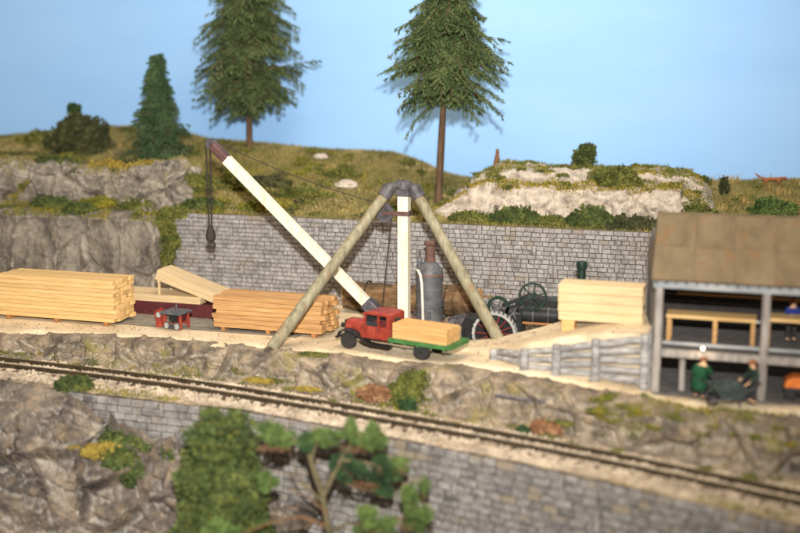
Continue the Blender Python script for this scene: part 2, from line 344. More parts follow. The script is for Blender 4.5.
M['pebble'] = pmat('ballast_stone', [L(128, 114, 98), L(164, 148, 128), L(190, 174, 150)], 1.2, 0.9)
M['rail'] = pmat('rusty_rail', [L(52, 44, 34), L(82, 68, 48)], 3, 0.55, metal=0.4)
M['railtop'] = pmat('worn_rail_head', [L(120, 108, 84), L(146, 132, 104)], 3, 0.4, metal=0.6)
M['sleeper'] = pmat('sleeper', [L(60, 46, 32), L(86, 68, 48)], 4, 0.9, rand=0.2)
M['cream'] = pmat('cream_painted_timber', [L(200, 188, 160), L(218, 208, 184), L(226, 218, 198)], 1.5, 0.7, bump=0.006, bscale=12, stretch=(4, 4, 0.5), speck=L(176, 158, 126), speck_scale=5, speck_amt=0.45)
M['legwood'] = pmat('grey_green_pole', [L(102, 96, 76), L(132, 124, 100), L(150, 142, 118)], 1.6, 0.8, bump=0.01, stretch=(3, 3, 0.5), patch=L(130, 108, 80), patch_scale=0.9, patch_lo=0.58)
M['iron'] = pmat('dark_iron', [L(58, 56, 58), L(84, 80, 82), L(98, 94, 96)], 2.5, 0.55, metal=0.25)
M['iron_brown'] = pmat('brown_iron', [L(76, 52, 50), L(102, 74, 70)], 2.5, 0.6, metal=0.2)
M['cable'] = pmat('black_cable', [L(40, 36, 32), L(58, 52, 46)], 4, 0.8)
M['black'] = pmat('black_paint', [L(24, 25, 26), L(38, 40, 40)], 3, 0.4)
M['rubber'] = pmat('tyre_rubber', [L(34, 33, 32), L(52, 49, 46)], 4, 0.8)
M['red'] = pmat('red_paint', [L(118, 44, 32), L(142, 54, 40), L(158, 68, 52)], 2.2, 0.5, speck=L(120, 36, 28), speck_scale=6, speck_amt=0.3)
M['green'] = pmat('green_paint', [L(56, 96, 50), L(74, 118, 62)], 3, 0.6)
M['maroon'] = pmat('maroon_paint', [L(68, 28, 30), L(90, 38, 38)], 2.5, 0.6)
M['darkgreen'] = pmat('dark_green_paint', [L(18, 34, 27), L(28, 50, 38)], 3, 0.45)
M['boiler'] = pmat('grey_boiler_plate', [L(66, 68, 72), L(88, 90, 93), L(102, 102, 102)], 1.6, 0.55, metal=0.2, speck=L(112, 84, 72), speck_scale=3, speck_amt=0.25)
M['rust'] = pmat('rusty_brown_plate', [L(78, 56, 48), L(102, 74, 64), L(116, 88, 78)], 2.5, 0.7)
M['white'] = pmat('white_paint', [L(184, 180, 170), L(204, 199, 188)], 3, 0.6)
M['wheelgrey'] = pmat('grey_wheel_rim', [L(136, 134, 130), L(172, 170, 164)], 4, 0.7)
M['brass'] = pmat('brass', [L(150, 112, 52), L(180, 140, 74)], 3, 0.4, metal=0.7)
M['spoke'] = pmat('dull_red_spoke', [L(86, 28, 26), L(112, 38, 34)], 3, 0.6)
M['glass'] = pmat('dark_glass', [L(40, 44, 46), L(56, 60, 62)], 2, 0.12, spec=0.6)
M['bark'] = pmat('log_bark', [L(62, 46, 32), L(98, 75, 50), L(136, 110, 78)], 1.0, 0.9, bump=0.05, bscale=5, stretch=(0.6, 2, 2), patch=L(92, 60, 34), patch_scale=0.9, patch_lo=0.56)
M['logend'] = pmat('log_end', [L(176, 136, 84), L(204, 168, 112)], 3, 0.85)
M['greywood'] = pmat('weathered_grey_timber', [L(112, 108, 104), L(150, 146, 141), L(176, 171, 164)], 1.6, 0.85, bump=0.012, stretch=(0.5, 3, 3), rand=0.1, patch=L(122, 116, 116), patch_scale=1.0, patch_lo=0.57)
M['shedpost'] = pmat('shed_post_timber', [L(116, 108, 102), L(148, 139, 130), L(168, 158, 148)], 1.6, 0.85, bump=0.01, stretch=(3, 3, 0.5), rand=0.06)
M['shedbeam'] = pmat('shed_beam_timber', [L(120, 122, 124), L(152, 153, 153), L(170, 169, 166)], 1.6, 0.85, bump=0.01, stretch=(0.5, 3, 3), rand=0.06)
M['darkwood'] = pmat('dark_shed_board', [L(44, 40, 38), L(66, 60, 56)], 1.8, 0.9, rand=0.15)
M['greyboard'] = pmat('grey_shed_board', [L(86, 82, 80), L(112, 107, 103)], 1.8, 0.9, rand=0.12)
M['redbrown'] = pmat('red_brown_board', [L(70, 30, 22), L(104, 44, 30)], 2.0, 0.85, rand=0.2)
M['roof'] = pmat('buff_roof_card', [L(92, 78, 58), L(106, 91, 68), L(117, 101, 77)], 0.7, 0.9, bump=0.008, bscale=10, stretch=(1.6, .7, .7), patch=L(114, 88, 60), patch_scale=0.8, patch_lo=0.55, speck=L(112, 100, 80), speck_scale=2, speck_amt=0.3, rand=0.03)
M['pad'] = pmat('grey_loading_pad', [L(112, 104, 92), L(140, 131, 116)], 1.5, 0.95, bump=0.01)
M['skin'] = pmat('figure_skin', [L(206, 160, 122), L(222, 180, 142)], 4, 0.7)
M['coat'] = pmat('green_coat', [L(16, 56, 34), L(24, 74, 46)], 3, 0.8)
M['jacket'] = pmat('dark_green_jacket', [L(24, 42, 36), L(36, 56, 46)], 3, 0.8)
M['bluecloth'] = pmat('blue_jacket', [L(28, 44, 104), L(40, 60, 136)], 3, 0.8)
M['darkcloth'] = pmat('dark_trousers', [L(44, 42, 44), L(60, 58, 58)], 3, 0.85)
M['hat'] = pmat('brown_hat', [L(120, 70, 42), L(146, 92, 58)], 3, 0.85)
M['hair'] = pmat('brown_hair', [L(84, 50, 30), L(110, 68, 42)], 3, 0.85)
M['barrow'] = pmat('dark_grey_barrow', [L(52, 60, 58), L(78, 86, 82)], 2.0, 0.8, speck=L(96, 100, 92), speck_scale=5, speck_amt=0.3)
M['orange'] = pmat('orange_paint', [L(196, 96, 32), L(220, 126, 56)], 3, 0.5)
M['fox'] = pmat('fox_fur', [L(126, 74, 42), L(150, 92, 56)], 4, 0.9)
M['brownfur'] = pmat('brown_fur', [L(112, 78, 52), L(146, 106, 74)], 4, 0.9)
M['bulb'] = bpy.data.materials.new('glowing_bulb'); M['bulb'].use_nodes = True
_b = M['bulb'].node_tree.nodes['Principled BSDF']; _b.inputs['Emission Color'].default_value = (1, 0.72, 0.42, 1); _b.inputs['Emission Strength'].default_value = 3.5

# ------------------------------------------------------------------ setting: painted sky board, low ground, yard, terrain
tag(npmesh('sky', [(-95, 75.0, -9), (45, 75.0, -9), (45, 75.0, 46), (-95, 75.0, 46), (-95, 75.3, -9), (45, 75.3, -9), (45, 75.3, 46), (-95, 75.3, 46)],
           [(0, 1, 2, 3), (7, 6, 5, 4), (0, 4, 5, 1), (3, 2, 6, 7), (0, 3, 7, 4), (1, 5, 6, 2)], M['sky']), kind='structure')
tag(npmesh('ground', [(-80, 20, -9.2), (40, 20, -9.2), (40, 76.5, -9.2), (-80, 76.5, -9.2)], [(0, 1, 2, 3)], M['rock']), kind='structure')
Ye = itp([(-60, 49), (-38.3, 49.4), (-35, 50), (-30, 50.75), (-24.2, 50.85), (-22.5, 50.3), (-19.8, 50.55), (-15.9, 50.0), (-12, 50.0), (-8.8, 49.0), (-5.9, 48.0), (-1.5, 46.5), (2.6, 46.6), (12, 46.8)])
Yb = itp([(-60, 48.4), (-38, 48.9), (-33, 49.6), (-26.7, 49.8), (-20.9, 49.5), (-15.4, 49.0), (-10.3, 47.9), (-5.7, 47.0), (-1.4, 45.8), (2.6, 45.5), (12, 45.2)])
Zt = itp([(-60, -1.0), (-37, -1.2), (-25, -1.55), (-15, -1.9), (-5, -2.1), (2.5, -2.4), (12, -2.6)])
Yc = itp([(-13.5, 53.2), (-11.6, 52.3), (-9.6, 50.6), (-8.1, 50.25), (-6.3, 49.95), (-4, 49.3), (-3.4, 49.2)])
TRK = [(-60, 46.2), (-48, 46.9), (-36.9, 47.4), (-25.4, 47.6), (-14.7, 46.5), (-5.35, 44.75), (2.5, 43.4), (12, 41.9)]
Yt = itp(TRK)
Yw = itp([(-60, 45.2), (-36, 45.5), (-30, 45.2), (-29.6, 45.2), (-21.8, 45.7), (-15.3, 44.9), (-9.5, 43.8), (-3.1, 42.3), (2.4, 41.2), (12, 39.6)])
def yard_z(x, y):
    m = sst(-15, -4.5, x) * 2.3 * sst(-0.03, 0.13, y - Yc(x)) * (1 - sst(54.6, 56.2, y)) * (1 - sst(-4.0, -3.85, x))
    pit = -0.9 * sst(-15.5, -14.6, x) * (1 - sst(-4, -3.5, x)) * sst(55.4, 56.2, y)
    return m + pit
xs = np.arange(-60, 12.01, 0.11); vs = np.linspace(0, 1, 118)
XX, VV = np.meshgrid(xs, vs, indexing='ij'); ye = Ye(XX); YY = ye + (62.2 - ye) * VV
P0 = np.stack([XX, YY, 0 * XX], 2)
ZZ = yard_z(XX, YY) + 0.07 * fbm(P0, 0.9, 5, 5) + 0.10 * fbm(P0, 0.25, 2, 9) * sst(0.02, 0.1, VV) - 0.40 * (1 - sst(0, 0.075, VV))
keepflat = 1 - 0.9 * sst(50.5, 51.5, YY) * (XX < -19)
ZZ = yard_z(XX, YY) + (ZZ - yard_z(XX, YY)) * keepflat
idx = np.arange(XX.size).reshape(XX.shape)
FQ = np.stack([idx[:-1, :-1], idx[1:, :-1], idx[1:, 1:], idx[:-1, 1:]], -1).reshape(-1, 4)
npmesh('yard', np.stack([XX, YY, ZZ], 2).reshape(-1, 3), FQ, M['sand'], smooth=True, kind='structure')
VY = np.stack([XX, YY, ZZ], 2)
def gz(x, y): return float(yard_z(np.array(x), np.array(y)))
npmesh('loading_pad', [(-36, 53.2, 0.035), (-22.5, 53.2, 0.035), (-22.5, 57.6, 0.035), (-36, 57.6, 0.035)], [(0, 1, 2, 3)], M['pad'], kind='structure')

# rock face below the yard, track bed, rock at the front left
cx = list(np.arange(-60, 12.1, 2.0)); cols = []
for x in cx:
    h = -float(Zt(x)); a = float(Ye(x)); b = float(Yb(x))
    cols.append((x, [(a + 1.1, -0.22), (a + 0.35, -0.06), (a - 0.15, -0.2), (a - 0.3 - (a - b) * 0.25, -h * 0.55), (b + 0.1, -h + 0.25), (b - 0.3, -h + 0.02), (b - 1.2, -h - 0.12)]))
_, VF = loft('rock_face', cols, 0.085, 46, M['rock_slope'], 0.36, 0.62, 11, 6, True, rocky=True, ampf=lambda V, N: 0.3 + 0.7 * sst(0.02, 0.2, (Ye(V[..., 0]) - V[..., 1]) * 0.5) * (1 - sst(0.75, 1.0, (-V[..., 2]) / -Zt(V[..., 0]))))
blades('grass', VF, 5200, 0.16, M['moss'], lambda P, n: (fbm(P, 0.35, 3, 77) > 0.12) & ((P[:, 2] < Zt(P[:, 0]) + 0.35) | ((P[:, 2] > -0.5) & (P[:, 0] > -5))), 4, 0.6, 0.07)
cols = []
for x in cx:
    z = float(Zt(x)); cols.append((x, [(float(Yb(x)) + 0.5, z - 0.02), (float(Yt(x)) + 1.3, z), (float(Yt(x)), z + 0.09), (float(Yt(x)) - 1.15, z), (float(Yw(x)) + 0.05, z - 0.06)]))
_, VB = loft('track_bed', cols, 0.14, 34, M['ballast'], 0.07, 1.4, 3, 4, False)
cols = [(-50, [(46.2, -1.2), (44.8, -2), (43, -3.3), (42.4, -4.6), (41, -6.2), (39, -9.2)]),
        (-37, [(45.8, -1.3), (44.7, -1.8), (43.3, -3.0), (42.6, -4.6), (41, -6.2), (39, -9.2)]),
        (-33, [(45.6, -1.35), (44.7, -1.75), (43.4, -2.7), (42.4, -4.5), (41.2, -6.2), (39, -9.2)]),
        (-30.6, [(45.5, -1.5), (44.6, -1.9), (43.6, -2.6), (42.4, -4.4), (41.4, -6.1), (39, -9.2)]),
        (-29.2, [(45.6, -3.0), (44.4, -3.4), (43.3, -3.8), (42.5, -4.4), (41.5, -6.4), (39, -9.2)]),
        (-26, [(45.8, -3.6), (44.4, -3.9), (43.2, -4.2), (42.8, -5.2), (42, -7.0), (39, -9.2)]),
        (-22, [(46, -4.3), (44.6, -4.6), (43.4, -5.0), (43.0, -6.2), (42, -7.8), (39, -9.2)]),
        (-18.5, [(46, -6.4), (44.6, -6.8), (43.4, -7.2), (43.0, -7.7), (42, -8.3), (39, -9.2)])]
_, VR = loft('rock_outcrop', cols, 0.09, 90, M['rock'], 0.85, 0.42, 31, 6, True, rocky=True, ampf=lambda V, N: 0.25 + 0.75 * sst(-1.5, -2.6, -(-V[..., 2])) if False else 0.2 + 0.8 * sst(1.4, 2.6, -V[..., 2]))

# hill behind the wall, left cliff, pale outcrop
Zc = itp([(-70, 8.6), (-55.4, 8.95), (-51.8, 9.3), (-48.3, 9.75), (-44, 9.9), (-39, 9.4), (-37.4, 9.05), (-33.5, 8.9), (-28.2, 8.52), (-23.7, 8.48), (-21.9, 8.0), (-20.9, 7.55), (-19.5, 7.0), (-18, 6.8), (-4, 6.7), (-2.7, 7.0), (3, 7.3), (14, 7.4)])
hx = [-70, -60, -55.4, -51.8, -48.3, -44, -41, -39, -37.4, -35.5, -33.8, -32, -30, -28.2, -25, -23.7, -21.9, -20.9, -19.5, -18, -12, -4, -2.7, 0, 3, 8, 14]; cols = []
for x in hx:
    c = float(Zc(x)); lf = float(1 - sst(-36, -32.5, x))
    A = np.array([(62.7, 5.1), (63.7, 5.35), (64.35, 6.9), (65.3, 7.4), (68.5, 8.0), (71, 0.35 * 8 + 0.65 * c), (73, c), (74.9, c - 0.5)])
    k = (c - 5.3) / 3.2
    B = np.array([(62.35, 5.12), (63.2, 5.3), (64.4, 5.3 + 0.55 * k), (66, 5.3 + 1.1 * k), (69, 5.3 + 2.1 * k), (71, 5.3 + 2.8 * k), (73, c), (74.9, c - 0.5)])
    if x > -19: B = np.array([(62.35, 5.12), (63.0, 5.2), (64.4, 5.5), (66, 5.8), (69, 6.3), (71, c - 0.3), (73, c), (74.9, c - 0.3)])
    cols.append((x, [tuple(q) for q in (A * lf + B * (1 - lf))]))
def hamp(V, N):
    f = (1 - sst(-36, -32.8, V[..., 0])); st = sst(0.85, 0.5, N[..., 2] * np.sign(N[..., 2]))
    return 0.22 + 0.9 * f * sst(7.8, 7.0, V[..., 2]) * sst(5.2, 5.7, V[..., 2])
M['hill'] = pmat('hill_side', [L(74, 66, 40), L(112, 98, 52), L(128, 112, 62)], 0.6, 0.95, bump=0.05, bscale=6, speck=L(90, 88, 38), speck_scale=2.0, speck_amt=0.5, patch=L(116, 101, 84), patch_scale=0.5, patch_lo=0.62)
_, VH = loft('hill', cols, 0.16, 90, M['hill'], 0.30, 0.5, 41, 5, True, ampf=hamp)
fl_ = lambda P, n: np.abs(n[:, 2]) > 0.45
blades('grass', VH, 90000, 0.20, M['grass'], lambda P, n: (np.abs(n[:, 2]) > 0.35) & (fbm(P, 0.45, 3, 70) > -0.45), 5, 0.55, 0.06)
blades('grass', VH, 9000, 0.26, M['moss'], lambda P, n: (P[:, 1] < 69) & (fbm(P, 0.5, 3, 71) > 0.22) & (np.abs(n[:, 2]) > 0.4), 6, 0.6, 0.09)
blades('grass', VH, 2600, 0.45, M['straw'], lambda P, n: ((P[:, 0] < -46.5) & (P[:, 1] < 67) & (P[:, 1] > 65)) | ((P[:, 0] > -3.2) & (P[:, 1] > 66) & (fbm(P, 0.7, 2, 3) > 0.1)), 7, 0.25, 0.07)
cols = []
for x, o in [(-70, 0), (-52, 0.1), (-47.5, 0), (-45.6, -0.9), (-44.4, -0.2), (-42.5, -0.7), (-41.3, 0.35), (-40.5, -0.3), (-38.5, -0.55), (-36.6, -0.6), (-35.5, -0.45), (-35.0, 0.6)]:
    tp = 4.95 if x < -44 else 5.0
    cols.append((x, [(61.2 + o, -0.3), (61.35 + o, 1.3), (61.5 + o * .7, 3.0), (61.75 + o * .6, tp - 0.3), (62.2 + o * .4, tp), (63.0, tp + 0.12), (64.2, tp + 0.1)]))
_, VL = loft('rock_cliff', cols, 0.085, 84, M['rock_cut'], 0.30, 0.45, 51, 6, True, rocky=True, ampf=lambda V, N: 0.25 + 0.75 * sst(5.1, 4.3, V[..., 2]), sq=np.array([1.15, 1, 0.85]))
blades('moss', VL, 5200, 0.2, M['moss'], lambda P, n: (P[:, 2] > 4.55) & (fbm(P, 0.5, 3, 75) > -0.1), 8, 0.7, 0.1)
cols = []
for x, h, yo in [(-18.6, 0.05, 0.6), (-17.6, 0.35, 0.3), (-16.4, 0.8, 0.1), (-15, 1.0, 0), (-12.5, 0.95, 0.0), (-10, 0.95, -0.1), (-7.5, 0.95, 0), (-5, 0.95, 0), (-3.6, 0.95, 0.2), (-2.6, 0.75, 0.7), (-1.7, 0.15, 1.5)]:
    k = h
    cols.append((x, [(63.3 + yo, 5.0), (63.6 + yo, 5.2 + 0.6 * k), (64.2 + yo, 5.2 + 1.7 * k), (64.9 + yo, 5.2 + 2.1 * k), (66.2, 5.2 + 2.2 * k), (66.9, 5.2 + 2.75 * k), (68.4, 5.2 + 2.95 * k), (70.5, 5.2 + 2.95 * k), (73.0, 5.2 + 2.5 * k)]))
_, VO = loft('rock_ledge', cols, 0.09, 96, M['rock_pale'], 0.25, 0.8, 61, 6, True, rocky=True, sq=np.array([1.0, 1, 1.2]))
blades('grass', VO, 8500, 0.2, M['moss'], lambda P, n: (np.abs(n[:, 2]) > 0.55) & (P[:, 1] > 64.9) & (fbm(P, 0.45, 3, 72) > -0.2), 9, 0.6, 0.09)
blades('grass', VO, 2500, 0.2, M['yellow_moss'], lambda P, n: (np.abs(n[:, 2]) > 0.6) & (P[:, 1] > 64.7) & (P[:, 1] < 66.4), 10, 0.6, 0.09)
cols = []
for x, h, o in [(-60, 1.05, -.1), (-52, 1.1, -.1), (-49, 1.15, -.2), (-46.5, 1.05, 0), (-44.5, 1.15, -.1), (-42.5, 1.05, 0), (-40.5, 1.0, 0), (-38.8, 1.1, -.2), (-37.2, 1.2, -.4), (-35.6, 1.3, -.5), (-34.7, 1.15, 0), (-33.9, .3, .5)]:
    cols.append((x, [(63.0 + o, 4.9), (63.25 + o, 5.4), (63.6 + o, 5.3 + 1.1 * h), (63.95 + o, 5.3 + 1.9 * h), (64.6 + o, 5.3 + 2.25 * h), (66.6, 5.2 + 2.3 * h)]))
_, VU = loft('rock_band', cols, 0.09, 60, M['rock_cut'], 0.36, 0.7, 57, 6, True, rocky=True)
blades('grass', VU, 3600, 0.2, M['grass'], lambda P, n: (P[:, 2] > 7.2) & (np.abs(n[:, 2]) > .6) & (fbm(P, 0.5, 3, 78) > -0.15), 15, 0.6, 0.09)
def cover(name, V, n, mask, mat, seed, a=(.25, .8), h=(.12, .35), per=110, size=.12):
    rg = np.random.default_rng(seed); f = V.reshape(-1, 3); i = rg.integers(0, len(f), n * 40); P = f[i]; P = P[mask(P)][:n]; bs = []
    for p in P: q = rg.uniform(*a); bs.append((tuple(p + np.array([0, 0, .05])), (q, q * .7, rg.uniform(*h))))
    W = leaf_pts(bs, per * len(bs), size, seed, .6); return npmesh(name, W, np.arange(len(W)).reshape(-1, 4), mat, kind='stuff')
_hm = lambda P: (P[:, 1] < 72.5) & (P[:, 0] < -19) & (P[:, 0] > -56)
cover('ground_cover', VH, 90, lambda P: _hm(P) & (fbm(P, .3, 3, 91) > .05), M['leaf_olive'], 201); cover('ground_cover', VH, 60, lambda P: _hm(P) & (fbm(P, .3, 3, 92) > .05), M['moss'], 202)
cover('ground_cover', VH, 34, lambda P: _hm(P) & (P[:, 1] < 69), M['leaf_dark'], 203, (.3, .9)); cover('ground_cover', VH, 30, lambda P: (P[:, 0] > -3.5) & (P[:, 1] < 72), M['leaf_olive'], 204)
cover('ground_cover', VO, 46, lambda P: (P[:, 1] > 64.9) & (P[:, 1] < 71), M['leaf_olive'], 205, (.2, .5), (.08, .22)); cover('ground_cover', VF, 40, lambda P: (P[:, 0] > -6) & (P[:, 0] < 5) & (P[:, 2] > -1.0) & (P[:, 1] < Ye(P[:, 0]) - .1), M['moss'], 206, (.2, .5), (.06, .12), 90, .08)
cover('ground_cover', VF, 46, lambda P: (P[:, 0] > -42) & (P[:, 0] < 5) & (P[:, 2] < Zt(P[:, 0]) + .5), M['leaf_olive'], 207, (.15, .5), (.05, .14), 70, .08); cover('ground_cover', VL, 26, lambda P: (P[:, 2] > 4.9), M['leaf_olive'], 208, (.3, .9))
# ballast stones round the track
def stones(name, V, n, s, mat, mask, seed):
    rg = np.random.default_rng(seed); nx, ns, _ = V.shape; i = rg.integers(0, nx - 1, n * 3); j = rg.integers(0, ns - 1, n * 3); a = rg.random((n * 3, 1)); b = rg.random((n * 3, 1))
    P = V[i, j] * (1 - a) * (1 - b) + V[i + 1, j] * a * (1 - b) + V[i, j + 1] * (1 - a) * b + V[i + 1, j + 1] * a * b
    P = P[mask(P)][:n]; m = len(P); q = np.array([(1, 0, 0), (-1, 0, 0), (0, 1, 0), (0, -1, 0), (0, 0, 1), (0, 0, -.4)]); rr = rg.normal(1, 0.3, (m, 6, 1)) * s * (0.5 + rg.random((m, 1, 1)))
    an = rg.random(m) * 6.28; c, sn = np.cos(an)[:, None], np.sin(an)[:, None]; D = q[None] * rr; X2 = D[..., 0] * c - D[..., 1] * sn; Y2 = D[..., 0] * sn + D[..., 1] * c
    W = P[:, None, :] + np.stack([X2, Y2, D[..., 2] * .8 + s * .2], 2); f = np.array([(0, 2, 4), (2, 1, 4), (1, 3, 4), (3, 0, 4), (2, 0, 5), (1, 2, 5), (3, 1, 5), (0, 3, 5)])
    return npmesh(name, W.reshape(-1, 3), (f[None] + 6 * np.arange(m)[:, None, None]).reshape(-1, 3), mat, kind='stuff')
stones('gravel', VB, 16000, 0.075, M['pebble'], lambda P: (np.abs(P[:, 1] - Yt(P[:, 0])) < 1.7) & (P[:, 0] > -42) & (P[:, 0] < 6), 12)
blades('grass', VB, 3000, 0.15, M['moss'], lambda P, n: (fbm(P, 0.3, 3, 79) > 0.15) & (np.abs(P[:, 1] - Yt(P[:, 0])) > 1.25), 13, 0.6, 0.08)
stones('yard_litter', VY, 900, 0.035, M['trunk'], lambda P: (P[:, 0] > -42) & (P[:, 0] < 5) & (P[:, 1] < 58) & (fbm(P, .5, 3, 61) > -.15), 16)
stones('yard_litter', VY, 1600, 0.04, M['pebble'], lambda P: (P[:, 0] > -42) & (P[:, 0] < 5) & (P[:, 1] < Ye(P[:, 0]) + 2.5), 17)
stones('rubble', VF, 350, 0.07, M['pebble'], lambda P: (P[:, 2] < Zt(P[:, 0]) + 0.45) & (P[:, 0] > -42) & (P[:, 0] < 6), 14)

# ------------------------------------------------------------------ stone walls
cF = Vector((-math.sin(PSI) * math.cos(PITCH), math.cos(PSI) * math.cos(PITCH), -math.sin(PITCH))); cR = Vector((math.cos(PSI), math.sin(PSI), 0)); cU = cR.cross(cF)
def seen(p):      # picture fraction of a point, to know which pieces the photograph shows largest
    v = Vector(p) - camo.location; d = v.dot(cF); return v.dot(cR) / d * 1111 + 400, 266.5 - v.dot(cU) / d * 1111, d
def stone_wall(name, label, x0, x1, Yfn, Ztop, depth, mats, rh, wlo, whi, seed, ok, tall=0.06, gap=0.035, batter=0.0):
    t = thing(name, label, 'wall'); rnd = random.Random(seed)
    base = [chbox('stone_block', (1, 1, 1), 0.07, mats[0], 0.10, seed + k) for k in range(8)]
    rows = int(depth / rh); blocked = {}; st = []
    for r in range(rows):
        x = x0 + rnd.random() * 0.3; bl = sorted(blocked.get(r, []))
        while x < x1 - 0.25:
            hit = [b for b in bl if b[0] - 0.05 <= x < b[1]]
            if hit: x = hit[0][1]; continue
            wd = rnd.uniform(wlo, whi); nxt = [b[0] for b in bl if b[0] > x]
            if nxt and x + wd > nxt[0] - 0.12: wd = nxt[0] - x
            wd = min(wd, x1 - x); hh = 1
            if wd > 0.2 and rnd.random() < tall and r < rows - 1 and not [b for b in blocked.get(r + 1, []) if b[0] < x + 0.35 and b[1] > x]:
                wd = min(wd, rnd.uniform(0.2, 0.3)); hh = 2; blocked.setdefault(r + 1, []).append((x, x + wd))
            if wd > 0.1:
                xm = x + wd / 2; zt = float(Ztop(xm)); z = zt - (r + hh / 2) * rh; st.append((xm, wd, z, hh * rh))
            x += wd
    out = []
    for xm, wd, z, hh in st:
        y = float(Yfn(xm)); an = math.atan2(float(Yfn(xm + .3)) - float(Yfn(xm - .3)), .6); s = (float(Ztop(xm + .3)) - float(Ztop(xm - .3))) / .6
        out.append((Vector((xm, y - 0.02 - rnd.uniform(0, 0.05) - batter * (float(Ztop(xm)) - z), z)), an, -math.atan(s), (wd - gap) * (1 / math.cos(an)), hh - gap, rnd.randrange(8), rnd.uniform(-.02, .02)))
    vis = []
    for i, q in enumerate(out):
        u, v, d = seen(q[0])
        if -10 < u < 810 and -10 < v < 543 and ok(q[0], u, v): vis.append((q[3] * q[4] / d / d, i))
    big = set(i for _, i in sorted(vis, reverse=True)[:300]); Vr = []; Fr = []; off = 0
    cache = []
    for me in base: cache.append((np.array([v.co for v in me.vertices]), [tuple(p.vertices) for p in me.polygons]))
    Fl = []
    for i, (p, an, tl, wd, hh, k, rl) in enumerate(out):
        if i in big: put('stone', base[k], t, p, (0, tl + rl, an), (wd, 0.22, hh))
        else:
            Rm = np.array(Matrix.Rotation(an, 3, 'Z') @ Matrix.Rotation(tl + rl, 3, 'Y')); v, f = cache[k]
            Vr.append((v * np.array([wd, 0.22, hh])) @ Rm.T + np.array(p)); Fl += [tuple(a + off for a in q) for q in f]; off += len(v)
    me = bpy.data.meshes.new('stone_courses'); me.from_pydata(np.concatenate(Vr).tolist(), [], Fl); me.update(); me.materials.append(mats[1])
    o = bpy.data.objects.new('stone_courses', me); COL.objects.link(o); o.parent = t; o['kind'] = 'stuff'
    XS = np.arange(x0, x1 + .01, 0.5); V = []
    for x in XS:
        y = float(Yfn(x)); z1 = float(Ztop(x)) - 0.02; z0 = z1 - depth
        V += [(x, y - batter * depth, z0), (x, y, z1), (x, y + 0.45, z1 - 0.004), (x, y + 0.45, z0)]
    Fq = []
    for i in range(len(XS) - 1):
        for k in range(3): Fq.append((i * 4 + k, i * 4 + k + 1, i * 4 + k + 5, i * 4 + k + 4))
    npmesh('mortar', V, Fq, mats[2], t)
    return t
stone_wall('retaining_wall', 'long grey stone retaining wall behind the lumber yard, below the grassy hill', -34.9, 9, lambda x: 62.0 + 0 * x, lambda x: 5.2 + 0 * x, 6.1,
           (M['stone'], M['stone_far'], M['mortar']), 0.26, 0.30, 0.60, 5, lambda p, u, v: u < 655 and v < 305)
stone_wall('retaining_wall', 'blurred grey stone retaining wall in the foreground below the railway track', -31.3, 12, Yw, lambda x: Zt(x) - 0.10, 6.8,
           (M['fstone'], M['fstone_far'], M['fmortar']), 0.36, 0.5, 0.85, 8, lambda p, u, v: True, 0.03, 0.04)

# ------------------------------------------------------------------ railway track
t = thing('railway_track', 'single line of dark rails curving along the front of the yard', 'railway track')
_tx = np.linspace(-47, 9, 225); _c = np.polyfit([p[0] for p in TRK[1:]], [p[1] for p in TRK[1:]], 4); Ytk = lambda x: np.polyval(_c, x)
def tpt(x, off=0, dz=0):
    d = (float(Ytk(x + .2)) - float(Ytk(x - .2))) / .4; n = Vector((-d, 1, 0)).normalized()
    return Vector((x, float(Ytk(x)), float(Zt(x)) + dz)) + n * off, math.atan(d)
for sgn in (-1, 1):
    mb = MB(); o = 0; prof = [(-.07, .20), (.07, .20), (.07, .225), (.02, .24), (.02, .335), (.045, .345), (.045, .39), (-.045, .39), (-.045, .345), (-.02, .335), (-.02, .24), (-.07, .225)]
    for x in _tx:
        for q, z in prof: p, _ = tpt(x, sgn * 0.5 + q, z * 1.1 - 0.12); mb.v.append(tuple(p))
    n = len(prof)
    for i in range(len(_tx) - 1):
        for k in range(n): mb.f.append((i * n + k, i * n + (k + 1) % n, (i + 1) * n + (k + 1) % n, (i + 1) * n + k))
    r = mb.build('rail', M['rail'], t)
    mb = MB()
    for x in _tx:
        for q in (-.043, .043): p, _ = tpt(x, sgn * 0.5 + q, 0.313); mb.v.append(tuple(p))
    for i in range(len(_tx) - 1): mb.f.append((2 * i, 2 * i + 1, 2 * i + 3, 2 * i + 2))
    mb.build('rail_head', M['railtop'], r)
slp = [chbox('sleeper', (0.24, 1.9, 0.2), 0.02, M['sleeper'], 0.05, k) for k in range(4)]; rnd = random.Random(3); x = -46.5
while x < 9:
    p, a = tpt(x, rnd.uniform(-.05, .05), -0.015); put('sleeper', slp[rnd.randrange(4)], t, p, (0, 0, a + rnd.uniform(-.03, .03))); x += 0.74 * math.cos(a)

# ------------------------------------------------------------------ derrick crane
t = thing('derrick_crane', 'cream derrick crane with two round pole legs, raised boom and hook in the yard', 'crane', (-17.43, 56, 0)); B = Vector((-17.43, 56, 0))
def P(x, y, z): return Vector((x, y, z)) - B
mst = MB().bb(-.29, .29, -.29, .29, .45, 7.62).build('mast', M['cream'], t, bevel=0.03)
MB().bb(-.36, .36, -.36, .36, 7.45, 7.85).build('mast_cap', M['iron'], mst, bevel=0.03)
MB().bb(-.37, .37, -.37, .37, 6.42, 6.66).build('mast_strap', M['iron_brown'], mst, bevel=0.02)
MB().lathe((0, 0, 0), [(.9, 0), (.9, .22), (.55, .3), (.5, .5)], 20).build('mast_shoe', M['iron'], t, True)
pl0, pl1 = P(-18.15, 55.45, 7.75), P(-22.9, 50.8, 0.0); pr0, pr1 = P(-16.72, 55.75, 7.75), P(-11.7, 54.5, 0.1)
rr = random.Random(2)
